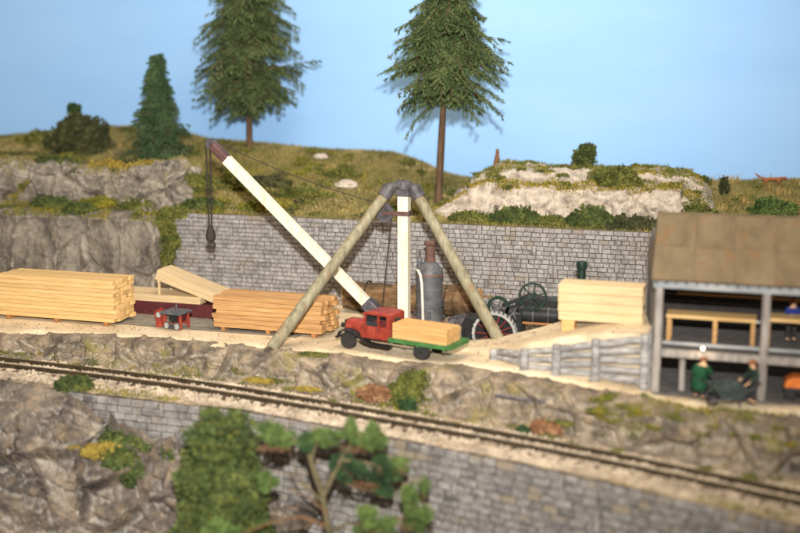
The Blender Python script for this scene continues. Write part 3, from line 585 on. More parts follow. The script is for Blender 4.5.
def pole(a, b, r0, r1, n=9):
    pts = [a.lerp(b, i / n) + Vector((rr.uniform(-.015, .015), rr.uniform(-.015, .015), 0)) for i in range(n + 1)]
    return MB().tube(pts, [r0 + (r1 - r0) * i / n for i in range(n + 1)], 14)
lg = pole(pl0, pl1, .27, .32).build('leg', M['legwood'], t, True); MB().tube([pl1 + (pl0 - pl1) * .10, pl1 + (pl0 - pl1) * .10 + Vector((.25, -.25, .1))], [.1, .05], 8).build('branch_stub', M['legwood'], lg, True)
lg = pole(pr0, pr1, .27, .32).build('leg', M['legwood'], t, True); MB().tube([pr1 + (pr0 - pr1) * .08, pr1 + (pr0 - pr1) * .13 + Vector((.36, -.05, .0))], [.12, .13], 8).build('branch_stub', M['legwood'], lg, True)
for a, b in ((pl0, pl1), (pr0, pr1)):
    d = (b - a).normalized(); MB().cyl(a - d * .25, a + d * .42, .37, .36, 14).build('leg_socket', M['iron'], t, True, 0.03)
hd = MB(); hd.beam(P(-18.25, 55.35, 7.98), P(-17.43, 55.9, 8.12), .42, .26); hd.beam(P(-17.43, 55.9, 8.12), P(-16.6, 55.7, 7.98), .42, .26)
hd.cyl((0, -.05, 7.8), (0, -.05, 8.25), .42, .4, 16); hd.build('head_plate', M['iron'], t, bevel=0.04)
bolt = MB()
for k in range(3): bolt.cyl((-.22 + .22 * k, -.12, 8.24), (-.22 + .22 * k, -.12, 8.34), .05, .05, 6)
bolt.build('bolt', M['iron'], t)
# sheave on the mast
sh = MB().band((-1.05, -.2, 6.55), 0.10, 0.50, 0.16, 28).build('sheave_wheel', M['iron'], t, True); MB().ring((-1.05, -.2, 6.55), .48, .05).build('sheave_rim', M['boiler'], sh, True)
MB().beam((-1.1, -.36, 6.56), (-.3, -.36, 6.54), .06, .2).build('sheave_bracket', M['iron_brown'], t, bevel=0.01)
# boom
f0, f1 = P(-19.0, 55.6, 1.25), P(-27.5, 55.5, 9.2); dv = (f1 - f0).normalized()
bm_ = MB().beam(f0 + dv * .5, f1, .5, .52).build('boom', M['cream'], t, bevel=0.03)
MB().beam(f1 - dv * .05, f1 + dv * 1.15, .64, .5).build('boom_tip_iron', M['iron_brown'], bm_, bevel=0.12)
MB().band(tuple(f1 + dv * 1.2), .05, .3, .3, 20).build('tip_pulley', M['iron'], bm_, True)
hl = MB().beam(f0 - dv * .55, f0 + dv * .62, .66, .68); hl.beam(f0 - dv * .5, (-.3, 0, .55), .3, .3); hl.build('boom_heel_iron', M['iron'], t, bevel=0.05)
tip = f1 + dv * 1.2; up = Vector((-dv.z, 0, -dv.x)).normalized() * -1
def wire(a, b, sag, r, n=12):
    return MB().tube([a.lerp(b, i / n) - Vector((0, 0, sag * 4 * (i / n) * (1 - i / n))) for i in range(n + 1)], r, 6)
wire(f1 + dv * .9 + Vector((.25, 0, .25)), Vector((-1.15, -.2, 7.0)), .25, .028).build('boom_cable', M['cable'], t)
wire(Vector((-.62, -.2, 6.4)), Vector((-1.15, -.35, 1.2)), 0, .035).build('hoist_cable', M['cable'], t)
hx_, hy_ = tip.x - .22, tip.y
for dx in (-.13, .13): MB().cyl((hx_ + dx, hy_, tip.z + .1), (hx_ + dx * .6, hy_, 5.35), .045, .045, 6).build('hook_cable', M['cable'], t)
hb = MB().lathe((hx_, hy_, 4.55), [(.06, 0), (.24, .1), (.28, .35), (.2, .7), (.12, .95)], 12).build('hook_block', M['cable'], t, True)
MB().tube([Vector((hx_, hy_, 4.6)) + Vector((math.sin(a) * .2 + .05, 0, -.2 - math.cos(a) * -.2)) for a in np.linspace(0, 4.4, 10)], .05, 6).build('hook', M['cable'], hb, True)

# ------------------------------------------------------------------ timber stacks (each board a part)
def stack(name, label, loc, rz, ln, nw, nh, bw, bh, mat, seed, endj=0.06, skids=3, gap=0.006, cat='timber stack', tilt=0, skm=None, topmiss=0, round_=0.008):
    t = thing(name, label, cat, loc, rz); rnd = random.Random(seed); t.rotation_euler = (0, tilt, rz)
    mes = [chbox('board', (ln, bw - gap, bh - gap * .6), round_, mat, 0.012, seed * 10 + k) for k in range(4)]; z0 = 0.0
    if skids:
        sk = chbox('skid', (0.24, nw * bw + .1, 0.2), 0.02, skm or M['skid'], 0.05, seed)
        for k in range(skids): put('skid', sk, t, (-ln / 2 + ln * (0.08 + 0.84 * k / max(1, skids - 1)), rnd.uniform(-.05, .0), 0.1))
        z0 = 0.2
    for r in range(nh):
        for c in range(nw):
            if r == nh - 1 and c < topmiss: continue
            put('board', mes[rnd.randrange(4)], t, (rnd.uniform(-endj, endj), -nw * bw / 2 + (c + .5) * bw + rnd.uniform(-.012, .012), z0 + (r + .5) * bh), (0, 0, rnd.uniform(-.0025, .0025)))
    return t
stack('timber_stack', 'large pale lumber stack at the left edge of the yard', (-36.95, 53.65, 0), 0, 7.6, 5, 10, 0.42, 0.236, M['pine'], 1, 0.10, gap=0.02)
stack('timber_stack', 'brown lumber stack on skids behind the left crane leg', (-24.35, 54.55, 0), 0, 6.35, 5, 7, 0.42, 0.25, M['pine_brown'], 2, 0.2, gap=0.022)
# maroon flat wagon with boards and a tilted bundle
t = thing('flat_wagon', 'maroon flat wagon carrying boards behind the red machine', 'wagon', (-32.2, 57.0, 0))
MB().bb(-4.6, 4.6, -1.05, 1.05, .62, .78).build('deck', M['maroon'], t)
for s in (-1, 1):
    so = MB().bb(-4.6, 4.6, s * 1.08 - .05, s * 1.08 + .05, .05, .80).build('side_sill', M['maroon'], t)
    for k in range(12): MB().bb(-4.4 + k * .8 - .05, -4.4 + k * .8 + .05, s * 1.15 - .02, s * 1.15 + .02, .1, .78).build('stake_pocket', M['maroon'], so)
for x in (-3.4, -2.2, 2.2, 3.4):
    for s in (-1, 1): MB().cyl((x, s * .55, .38), (x, s * .7, .38), .36, .36, 18).build('wheel', M['black'], t)
stack('board_layer', 'low layer of pale boards lying on the maroon flat wagon', (-33.0, 57.0, 0.785), 0, 6.6, 5, 2, 0.4, 0.2, M['pine_pale'], 3, 0.08, 0)
stack('tilted_bundle', 'tilted bundle of pale boards propped above the maroon wagon', (-30.45, 57.0, 1.38), 0, 4.6, 4, 2, 0.42, 0.30, M['pine_pale'], 4, 0.04, 0, tilt=0.31)
t = thing('prop_frame', 'pale timber props under the raised end of the tilted boards', 'props', (-32.4, 56.25, 1.19))
for x, y, h in ((0, 0, .72), (0, 1.4, .72)): MB().bb(x - .06, x + .06, y - .06, y + .06, 0, h).build('post', M['pine_pale'], t)
MB().bb(-.08, .08, -.1, 1.5, .72, .82).build('cross_bar', M['pine_pale'], t)
# pale bundle on the mound
stack('timber_bundle', 'squared pale timber bundle propped on the sand mound beside the shed', (-6.45, 52.7, 2.22), 0, 4.0, 3, 4, 0.5, 0.44, M['pine_pale'], 5, 0.03, 0, 0.012, round_=0.03)
tag(MB().box((0, 0, 0), (0.62, 1.3, 0.62)).build('timber_block', M['pine_load'], bevel=0.03), 'short timber block under the left end of the pale bundle', 'block').location = (-7.95, 52.6, 1.93)

# ------------------------------------------------------------------ small red machine
t = thing('machine', 'small red machine with grey slab top in front of the maroon wagon', 'machine', (-29.7, 53.3, 0.04), R(-8)); t.scale = (.68, .7, .85)
for x in (-.75, .75):
    for y in (-.5, .5): MB().bb(x - .09, x + .09, y - .09, y + .09, 0, 1.0).build('leg', M['red'], t, bevel=0.02)
MB().bb(-.85, .85, -.6, -.45, .25, .42).build('frame_rail', M['red'], t); MB().bb(-.85, .85, .45, .6, .25, .42).build('frame_rail', M['red'], t)
MB().bb(-.45, .6, -.35, .5, .45, .95).build('engine_block', M['maroon'], t, bevel=0.05)
gr = MB().bb(-.35, .35, -.56, -.5, .5, .9).build('grille', M['black'], t)
for k in range(4): MB().bb(-.8, .8, -.68, -.62, .06 + k * .1, .11 + k * .1).build('bar', M['boiler'], t)
for k in range(2): MB().cyl((-.5 + k, -.72, .22), (-.5 + k, -.6, .22), .2, .2, 14).build('wheel', M['wheelgrey'], t)
MB().prism([(-1.0, 1.0), (1.0, 1.0), (1.05, 1.16), (-.95, 1.16)], -.95, .75).build('top_slab', M['boiler'], t, bevel=0.03)
MB().cyl((-.15, .2, 1.14), (-.15, .2, 1.6), .1, .08, 10).build('exhaust_pipe', M['iron'], t)
t = thing('hand_winch', 'small red hand winch standing left of the red machine', 'winch', (-30.75, 53.35, 0.04)); t.scale = (.7, .7, .8)
for s in (-.22, .22): MB().prism([(-.3, 0), (.3, 0), (.1, 1.25), (-.1, 1.25)], s - .05, s + .05).build('side_frame', M['red'], t)
MB().cyl((0, -.3, .85), (0, .3, .85), .2, .2, 14).build('drum', M['wheelgrey'], t); MB().band((0, -.34, .85), .26, .34, .06, 20).build('crank_wheel', M['red'], t)

# ------------------------------------------------------------------ lorry with load
TR = (-14.72, 51.62, 0.0); TA = math.atan2(.245, -.970)
t = thing('lorry', 'small red lorry with green flatbed parked under the crane', 'lorry', TR, TA); t.scale = (.95, .95, .95)
def wheel(t, x, y, r, wd, name='wheel'):
    tw = MB().lathe((0, 0, 0), [(r * .62, -wd / 2), (r * .93, -wd / 2), (r, -wd * .3), (r, wd * .3), (r * .93, wd / 2), (r * .62, wd / 2)], 26)
    tw.v = [(a, c, b) for a, b, c in tw.v]; o = tw.build(name, M['rubber'], t, True); o.location = (x, y, r)
    d = MB(); sg = 1 if y > 0 else -1; d.cyl((0, -wd * .35, 0), (0, wd * .35, 0), r * .63, r * .63, 20); d.build('rim', M['black'], o)
    h = MB(); h.cyl((0, sg * wd * .3, 0), (0, sg * wd * .62, 0), r * .2, r * .16, 12)
    for k in range(6):
        a = k * math.pi / 3; h.beam((math.cos(a) * r * .15, sg * wd * .42, math.sin(a) * r * .15), (math.cos(a) * r * .6, sg * wd * .42, math.sin(a) * r * .6), .07, .05, (0, 1, 0))
    h.build('spoke_hub', M['rubber'], o); return o
for x in (0, 4.58):
    for y in (-.82, .82): wheel(t, x, y, .47, .26)
ch = MB().bb(-1.2, 5.2, -.42, -.28, .5, .68).bb(-1.2, 5.2, .28, .42, .5, .68); ch.bb(-.06, .06, -.8, .8, .4, .52); ch.bb(4.52, 4.64, -.8, .8, .4, .52); ch.build('chassis', M['black'], t)
MB().bb(2.0, 3.9, -.72, .72, .66, 1.38).build('cab_body', M['red'], t, bevel=0.06)
dr = []
for s in (-1, 1):
    d = MB().bb(2.55, 3.55, s * .73 - .012, s * .73 + .012, .74, 1.34).build('door', M['red'], t, bevel=0.01)
    MB().beam((2.65, s * .76, 1.2), (2.85, s * .76, 1.2), .03, .03).build('handle', M['iron'], d)
    for x, w_ in ((2.12, .24), (2.75, .10), (3.6, .12)): MB().bb(x - w_ / 2, x + w_ / 2, s * .68 - .04, s * .68 + .04, 1.36, 2.0).build('pillar', M['red'], t)
    MB().bb(2.85, 3.52, s * .685 - .01, s * .685 + .01, 1.38, 1.62).build('window_glass', M['glass'], t)
bp = MB().bb(2.0, 2.08, -.68, .68, 1.36, 2.0).build('cab_back', M['red'], t)
MB().bb(1.985, 2.0, -.3, .3, 1.5, 1.85).build('rear_window', M['glass'], bp)
MB().bb(3.62, 3.66, -.62, .62, 1.42, 1.95).build('windscreen', M['glass'], t)
rf = MB().prism([(1.98, 1.98), (3.72, 1.96), (3.78, 2.03), (3.5, 2.12), (2.9, 2.17), (2.2, 2.15), (1.98, 2.08)], -.74, .74).build('cab_roof', M['red'], t, bevel=0.06)
hd_ = MB(); pr = [(-.52, .62), (-.56, 1.15), (-.46, 1.42), (-.22, 1.54), (.22, 1.54), (.46, 1.42), (.56, 1.15), (.52, .62)]; n = len(pr)
for x, k in ((3.88, 1.0), (5.02, .9)):
    for y, z in pr: hd_.v.append((x, y * k, .62 + (z - .62) * (k * .5 + .5)))
hd_.f += [tuple(range(n)), tuple(range(2 * n - 1, n - 1, -1))] + [(i, i + n, (i + 1) % n + n, (i + 1) % n) for i in range(n)]
bn = hd_.build('bonnet', M['red'], t, bevel=0.03)
for s in (-1, 1):
    for k in range(6): MB().bb(4.1 + k * .12, 4.14 + k * .12, s * .515 - .025, s * .515 + .02, .9, 1.2).build('louvre', M['red'], bn)
    MB().lathe((0, 0, 0), [(.04, -.12), (.13, -.04), (.15, .06), (.13, .08)], 14).build('headlight', M['black'], t).matrix_local = Matrix.Translation((5.12, s * .52, 1.18)) @ Matrix.Rotation(R(90), 4, 'Y')
MB().bb(5.0, 5.1, -.44, .44, .66, 1.46).build('radiator', M['black'], t, bevel=0.03)
MB().bb(5.32, 5.4, -.9, .9, .48, .6).build('bumper', M['black'], t, bevel=0.02)
for s in (-1, 1):      # front wing sweeping back into the running board, rear of cab
    mb = MB(); pts = [(5.25, .72), (5.12, .95), (4.85, 1.07), (4.5, 1.08), (4.2, 1.0), (3.85, .78), (3.5, .55), (3.1, .46), (1.95, .46)]; m_ = len(pts)
    for x, z in pts:
        for y, dz in ((.56, 0), (1.0, -.04), (1.0, -.09), (.56, -.05)): mb.v.append((x, s * y, z + dz))
    for i in range(m_ - 1):
        for k in range(4): mb.f.append((i * 4 + k, i * 4 + (k + 1) % 4, i * 4 + 4 + (k + 1) % 4, i * 4 + 4 + k))
    mb.f += [(0, 1, 2, 3), (m_ * 4 - 1, m_ * 4 - 2, m_ * 4 - 3, m_ * 4 - 4)]; mb.build('front_wing', M['black'], t, True)
bed = MB().bb(-1.75, 1.94, -1.02, 1.02, .80, .92).build('flatbed', M['green'], t, bevel=0.02)
for s in (-1, 1):
    MB().bb(-1.75, 1.94, s * 1.04 - .02, s * 1.04 + .02, .76, .98).build('side_rail', M['green'], bed)
    for k in range(5): MB().bb(-1.5 + k * .78, -1.38 + k * .78, s * 1.07 - .03, s * 1.07 + .03, .70, .98).build('stake_pocket', M['green'], bed)
MB().bb(-1.79, -1.74, -1.0, 1.0, .76, .98).build('tail_board', M['green'], bed)
MB().bb(-1.5, 1.9, -.7, .7, .66, .80).build('subframe', M['black'], t)
o = stack('lumber_load', 'orange brown block of sawn timber loaded on the green lorry bed', (0, 0, 0), TA, 3.25, 3, 4, 0.48, 0.205, M['pine_load'], 6, 0.03, 0, 0.014, 'lumber')
o.location = Vector(TR) + Matrix.Rotation(TA, 3, 'Z') @ Vector((0.16, 0.12, 0.883)); o.scale = (.95, .95, .95)

# ------------------------------------------------------------------ vertical boiler, logs, engine
t = thing('vertical_boiler', 'grey upright steam boiler with rusty chimney behind the crane mast', 'boiler', (-16.75, 58.6, 0))
MB().lathe((0, 0, 0), [(.80, 0), (.80, .1), (.74, .14), (.74, 1.0), (.77, 1.02), (.77, 1.1), (.74, 1.12), (.74, 1.95), (.77, 1.97), (.77, 2.05), (.74, 2.07), (.74, 2.85)], 32).build('shell', M['boiler'], t, True)
MB().lathe((0, 0, 0), [(.77, 2.82), (.77, 2.98), (.70, 3.12), (.5, 3.4), (.3, 3.55)], 32).build('dome', M['boiler'], t, True)
MB().lathe((0, 0, 0), [(.785, 2.78), (.785, 2.86), (.77, 2.9)], 32).build('rim_band', M['rust'], t, True)
MB().lathe((0.05, 0, 0), [(.28, 3.5), (.27, 4.45), (.36, 4.5), (.38, 4.62), (.30, 4.66), (.2, 4.6)], 20).build('chimney', M['rust'], t, True)
v = MB().lathe((-.52, -.25, 0), [(.12, 3.0), (.12, 3.55), (.17, 3.58), (.15, 3.7), (.06, 3.8), (.06, 4.05), (.09, 4.1), (.03, 4.25)], 12).build('safety_valve', M['boiler'], t, True)
MB().tube([(-.55, -.5, 3.1), (-.45, -.68, 3.1), (-.3, -.8, 2.9), (-.2, -.84, 2.4), (-.15, -.84, 1.2), (-.12, -.84, .1)], .085, 10).build('steam_pipe', M['white'], t, True)
ff = MB().bb(-.3, .3, -.82, -.7, .35, .85).build('fire_door', M['iron'], t, bevel=0.03)
def log(label, p0, p1, r, seed, group=None):
    p0, p1 = Vector(p0), Vector(p1); t = thing('log', label, 'log', p0); d = p1 - p0; n = 16; rnd = random.Random(seed)
    pts = [d * i / n + Vector((0, rnd.uniform(-.04, .04), rnd.uniform(-.04, .04))) for i in range(n + 1)]
    MB().tube(pts, [r * (1 + rnd.uniform(-.07, .07)) for _ in pts], 18, wob=.07, seed=seed).build('bark', M['bark'], t, True)
    for q, sg in ((pts[0], -1), (pts[-1], 1)): MB().cyl(q, q + d.normalized() * sg * .03, r * .92, r * .9, 18).build('cut_end', M['logend'], t)
log('thick tan log lying before the stone wall left of the boiler', (-22.4, 60.4, .95), (-17.4, 60.5, .98), .80, 1)
log('short brown log before the stone wall right of the boiler', (-17.0, 60.5, 1.0), (-14.3, 60.4, 1.05), .84, 2)
for i, (x, lab) in enumerate(((-21.0, 'dark iron band around the left part of the long log'), (-16.2, 'dark iron band around the log right of the boiler'))):
    tag(MB().ring((x, 60.45, .98), .88, .045, 'X', 24, 6).build('iron_band', M['cable']), lab, 'band')
rnd = random.Random(8); k_ = 0
t = thing('scrap_heap', 'low dark heap of coal and scrap at the foot of the boiler', 'heap', (-16, 59.2, 0))
VV_ = []; FF_ = []
for k in range(26):
    bm = bmesh.new(); bmesh.ops.create_icosphere(bm, subdivisions=1, radius=1); c = Vector((rnd.uniform(-1.8, 2.6), rnd.uniform(-.6, .5), rnd.uniform(0, .5))); s = rnd.uniform(.15, .34)
    me = MB(); me.add([c + Vector((v.co.x * s * rnd.uniform(.7, 1.3), v.co.y * s * rnd.uniform(.7, 1.3), v.co.z * s * .8)) for v in bm.verts], [tuple(v.index for v in f.verts) for f in bm.faces]); bm.free()
    me.build('lump', M['iron'] if k % 3 else M['rust'], t)

t = thing('traction_engine', 'black and green traction engine with red spoked wheels behind the sand mound', 'traction engine', (-12.45, 57.15, -0.9))
def ewheel(x, y, r, wd, sp, rimm, spm, cleat=True):
    o = MB().band((0, 0, 0), r * .86, r, wd, 40).build('wheel', rimm, t); o.location = (x, y, r)
    s = MB()
    for k in range(sp):
        a = 2 * math.pi * k / sp; q = (-1 if k % 2 else 1) * wd * .25
        s.beam((math.cos(a) * r * .14, q, math.sin(a) * r * .14), (math.cos(a) * r * .88, q * .6, math.sin(a) * r * .88), .09, .035, (0, 1, 0))
    s.build('spokes', spm, o); MB().cyl((0, -wd * .6, 0), (0, wd * .6, 0), r * .17, r * .17, 16).build('hub', spm, o)
    if cleat:
        for k in range(30):
            a = 2 * math.pi * k / 30; MB().beam((math.cos(a) * (r + .012), -wd * .48, math.sin(a) * (r + .012)), (math.cos(a + .07) * (r + .012), wd * .48, math.sin(a + .07) * (r + .012)), .15, .025, (math.cos(a), 0, math.sin(a))).build('cleat', M['wheelgrey'], o)
        MB().band((0, -wd * .5, 0), r * .9, r * 1.0, .04, 40).build('rim_face', M['wheelgrey'], o)
    return o
for y in (-.95, .95): ewheel(0, y, 1.18, .44, 14, M['iron'], M['spoke'])
for y in (-.7, .7): ewheel(4.1, y, .68, .26, 10, M['iron'], M['spoke'], False)
MB().bb(-1.75, -.35, -.66, .66, .55, 1.9).build('tender', M['black'], t, bevel=0.06)
MB().bb(-1.95, -1.7, -.5, .5, .6, 1.55).build('tank', M['black'], t, bevel=0.05)
MB().bb(-.3, 1.35, -.6, .6, .7, 2.35).build('firebox', M['black'], t, bevel=0.08)
MB().cyl((1.2, 0, 2.15), (3.9, 0, 2.15), .58, .58, 28).build('barrel', M['black'], t, True)
for x in (1.9, 2.7, 3.5): MB().cyl((x, 0, 2.15), (x + .07, 0, 2.15), .6, .6, 28).build('boiler_band', M['iron'], t, True)
MB().cyl((3.9, 0, 2.15), (4.75, 0, 2.15), .62, .62, 28).build('smokebox', M['black'], t, True)
MB().lathe((4.35, 0, 0), [(.3, 2.6), (.22, 2.85), (.2, 4.7), (.27, 4.75), (.29, 4.95), (.27, 5.12), (.18, 5.12)], 20).build('chimney', M['darkgreen'], t, True)
MB().prism([(.9, 2.3), (3.6, 2.7), (3.6, 2.95), (2.2, 3.15), (.9, 2.75)], -.32, .32).build('motion_cover', M['black'], t, bevel=0.05)
MB().cyl((2.9, 0, 2.9), (3.6, 0, 2.95), .28, .28, 18).build('cylinder', M['darkgreen'], t, True)
fw = MB().band((0, 0, 0), .64, .74, .16, 36).build('flywheel', M['darkgreen'], t); fw.location = (1.95, -.82, 3.28)
s = MB()
for k in range(6):
    a = k * math.pi / 3 + .3; s.beam((math.cos(a) * .1, 0, math.sin(a) * .1), (math.cos(a) * .65, 0, math.sin(a) * .65), .07, .05, (0, 1, 0))
s.cyl((0, -.12, 0), (0, .5, 0), .12, .12, 14).build('flywheel_spokes', M['darkgreen'], fw)
for x, z, r in ((.95, 2.3, .45), (.1, 2.55, .62)):
    g = MB().band((0, 0, 0), r * .72, r, .12, 30).build('gear_wheel', M['black'] if r < .5 else M['darkgreen'], t); g.location = (x, -.72, z)
    s = MB().cyl((0, -.1, 0), (0, .1, 0), r * .2, r * .2, 12)
    for k in range(5): a = k * 1.2566; s.beam((0, 0, 0), (math.cos(a) * r * .75, 0, math.sin(a) * r * .75), .09, .05, (0, 1, 0))
    s.build('gear_spokes', M['iron'], g)
MB().beam((.3, -.62, 2.65), (1.7, -.62, 3.25), .08, .2).build('motion_plate', M['black'], t)
MB().tube([(-.2, -.3, 2.3), (-.5, -.3, 2.9), (-.55, -.3, 3.0)], .04, 6).build('steering_column', M['iron'], t); MB().ring((-.56, -.3, 3.02), .25, .025, 'Z', 20).build('steering_wheel', M['brass'], t)
MB().bb(1.4, 3.4, -.66, -.58, 1.75, 1.86).build('footboard', M['skid'], t)

# ------------------------------------------------------------------ crib wall of grey logs
t = thing('crib_wall', 'low crib wall of weathered grey logs holding back the sand mound', 'crib wall')
posts = [(-11.55, 52.05, .55), (-9.75, 50.6, 1.05), (-8.15, 50.1, 1.5), (-6.3, 49.8, 1.95), (-4.05, 49.12, 2.5)]; rnd = random.Random(6)
for x, y, h in posts: MB().tube([(x, y - .16, -.15), (x + .02, y - .15, h * .5), (x, y - .1, h)], [.22, .215, .19], 12, wob=.05, seed=int(h * 100)).build('post', M['greywood'], t, True)
for i in range(4):
    a, b = posts[i], posts[i + 1]; nr = max(2, int(round((a[2] + b[2]) / 2 / .43)))
    for k in range(nr):
        za = (k + .5) / nr * (a[2] - .08) + rnd.uniform(-.03, .03); zb = (k + .5) / nr * (b[2] - .1) + rnd.uniform(-.03, .03); r = max(.12, min(.24, (a[2] + b[2]) / 4 / nr * .8))
        p0 = Vector((a[0], a[1] + .12, za)); p1 = Vector((b[0], b[1] + .12, zb)); pts = [p0.lerp(p1, j / 5) + Vector((0, rnd.uniform(-.03, .03), rnd.uniform(-.02, .02))) for j in range(6)]
        MB().tube(pts, [r * rnd.uniform(.93, 1.07) for _ in pts], 10).build('rail_log', M['greywood'], t, True)
pk = [chbox('plank', (.26, .1, 1), .02, M['greywood'], .06, k) for k in range(3)]
for k in range(7):
    h = 2.45 + rnd.uniform(-.15, .15); put('plank', pk[k % 3], t, (-3.83 - .02 * k, 49.35 + k * .27, h / 2 - .05), (0, 0, R(90)), (1, 1, h))

# ------------------------------------------------------------------ open shed
t = thing('open_shed', 'open two level timber shed with buff roof at the right of the yard', 'shed')
FX = [-3.5, 0.95, 5.4]; YF, YBk = 48.65, 54.6
for x in FX:
    MB().tube([(x - .02, YF, 0), (x + .01, YF, 2.5), (x, YF, 5.0)], [.2, .19, .18], 12, wob=.04, seed=int(x * 10)).build('post', M['shedpost'], t, True)
    MB().tube([(x + (-.9 if x < -3 else 0), YBk, 0), (x + (-.9 if x < -3 else 0), YBk, 5.0)], [.18, .17], 12).build('post', M['shedpost'], t, True)
MB().tube([(-2.4, YF + .5, 0), (-2.42, YF + .5, 1.7)], [.15, .14], 10).build('post', M['shedpost'], t, True); MB().tube([(3.2, YF + .5, 0), (3.2, YF + .5, 1.7)], [.15, .14], 10).build('post', M['shedpost'], t, True)
MB().bb(-3.75, 5.7, YF - .2, YF + .2, 4.72, 5.02).build('eave_beam', M['shedbeam'], t, bevel=0.03)
MB().bb(-3.3, 5.6, YF - .16, YF + .16, 1.66, 2.0).build('floor_beam', M['shedpost'], t, bevel=0.03)
MB().bb(-3.3, 5.6, YF + .3, YF + .42, 2.12, 2.26).build('guard_rail', M['shedbeam'], t, bevel=0.02)
MB().bb(-3.3, 5.6, 52.4, 52.5, 2.55, 2.72).build('guard_rail', M['shedbeam'], t, bevel=0.02)
for k, y in enumerate(np.arange(YF + .32, YBk - .1, .5)): MB().bb(-3.6 - .1 * (y - YF) , 5.6, y - .235, y + .235, 1.90, 1.99).build('floor_board', M['greyboard'], t)
for k in range(9):   # upper back boards and lower back boards, laid lengthwise
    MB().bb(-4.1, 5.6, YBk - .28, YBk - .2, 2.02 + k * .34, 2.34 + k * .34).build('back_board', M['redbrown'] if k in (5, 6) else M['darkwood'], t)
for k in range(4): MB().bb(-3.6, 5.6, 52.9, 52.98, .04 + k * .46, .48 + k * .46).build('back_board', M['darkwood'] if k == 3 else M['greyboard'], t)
MB().bb(-3.6, 5.6, 48.3, 53.0, .01, .05).build('floor_slab', M['greyboard'], t)
for k in range(10):  # skewed left end wall of upright boards
    a = k / 10; x0 = -3.62 - .92 * a; y0 = YF + .35 + (YBk - YF - .35) * a; hh = 5.1 + (1.9 * (1 - abs(a - .55) / .55) if a > 0.02 else 0)
    put('end_board', chbox('end_board', (.53, .09, 1), .02, M['greyboard'] if k else M['shedbeam'], .04, k), t, (x0, y0 + .25, hh / 2), (0, 0, math.atan2(YBk - YF, -.92)), (1, 1, hh * .98))
ev0, ev1 = Vector((-3.78, 48.15, 5.16)), Vector((-3.95, 51.9, 7.58)); nR = Vector((0, -(ev1.z - ev0.z), ev1.y - ev0.y)).normalized()
xb = [-3.8, -2.1, -.4, 1.3, 3.0, 4.7, 6.4]
def slab(a, b, c, d, th, mat, name, n):
    n = Vector(n); vs = [Vector(q) for q in (a, b, c, d)]; vs = vs + [q - n * th for q in vs]
    return MB().add(vs, [(0, 1, 2, 3), (7, 6, 5, 4), (0, 4, 5, 1), (1, 5, 6, 2), (2, 6, 7, 3), (3, 7, 4, 0)]).build(name, mat, t)
for i in range(6):
    for r in range(2):
        u0, u1 = (0, .5) if r == 0 else (.485, 1.0); lift = nR * (.012 * r + .004 * (i % 2))
        def rp(x, u): return Vector((x - .12 * u * (1 if x < -3 else .8), ev0.y + (ev1.y - ev0.y) * u, ev0.z + (ev1.z - ev0.z) * u)) + lift
        slab(rp(xb[i] + .004, u0), rp(xb[i + 1] - .004, u0), rp(xb[i + 1] - .004, u1), rp(xb[i] + .004, u1), .07, M['roof'], 'roof_sheet', nR)
nB = Vector((0, 2.4, 3.2)).normalized()
slab((-3.92, 51.92, 7.57), (6.3, 51.92, 7.57), (6.3, 55.1, 5.16), (-4.6, 55.1, 5.16), .07, M['roof'], 'roof_sheet', nB)
MB().add([(-3.93, 51.9, 7.55), (-3.80, 48.18, 5.10), (-4.62, 55.05, 5.10), (-3.87, 51.9, 7.5), (-3.74, 48.2, 5.05), (-4.55, 55.0, 5.05)], [(0, 1, 2), (5, 4, 3), (0, 3, 4, 1), (1, 4, 5, 2), (2, 5, 3, 0)]).build('gable_end', M['roof'], t)
MB().beam((-3.95, 51.9, 7.60), (6.3, 51.9, 7.60), .14, .06).build('ridge_cap', M['roof'], t)
rnd = random.Random(4)
for k in range(22): MB().box((-3.6 + k * .42, 48.22, 5.04), (.06, .14, .1)).build('rafter_end', M['darkwood'], t)
# benches, lamp and shelf goods in the shed
def bench(label, x0, x1, y, z, zl, mat):
    b = thing('workbench', label, 'workbench', (x0, y, zl)); ln = x1 - x0
    for k in range(3): MB().bb(0, ln, -.55 + k * .38, -.19 + k * .38, z - zl - .16, z - zl).build('bench_board', mat, b)
    for x in (.12, ln * .55, ln - .12):
        for yy in (-.4, .4): MB().bb(x - .09, x + .09, yy - .08, yy + .08, 0, z - zl - .16).build('leg', M['pine_brown'], b)
bench('yellow board workbench on the upper floor between the two shed posts', -3.25, .6, 50.6, 3.25, 1.995, M['pine'])
bench('long yellow workbench on the upper floor at the right edge', 1.0, 5.4, 50.9, 3.3, 1.995, M['pine'])
rg_ = random.Random(12)
for k, (x, lab) in enumerate(((-2.6, 'dark red plank fixed high on the shed back wall'), (-.9, 'bright red strip of board on the shed back wall'))):
    tag(MB().bb(x, x + 1.7, 54.1, 54.3, 4.35 - .15 * k, 4.6 - .15 * k).build('red_board', M['red'] if k else M['redbrown']), lab, 'board')
tag(MB().bb(-3.0, 2.5, 53.2, 53.5, 3.55, 3.67).build('shelf_plank', M['pine_brown']), 'long brown plank shelf along the back of the shed', 'shelf')
l = thing('work_lamp', 'small glowing lamp fixed to the shed floor beam', 'lamp', (-1.55, YF - .2, 2.02))
MB().cyl((0, 0, -.04), (0, 0, .1), .06, .05, 10).build('socket', M['iron'], l)
bm = bmesh.new(); bmesh.ops.create_uvsphere(bm, u_segments=16, v_segments=10, radius=.08); me = bpy.data.meshes.new('bulb'); bm.to_mesh(me); bm.free(); me.materials.append(M['bulb']); put('bulb', me, l, (0, -.02, .16))
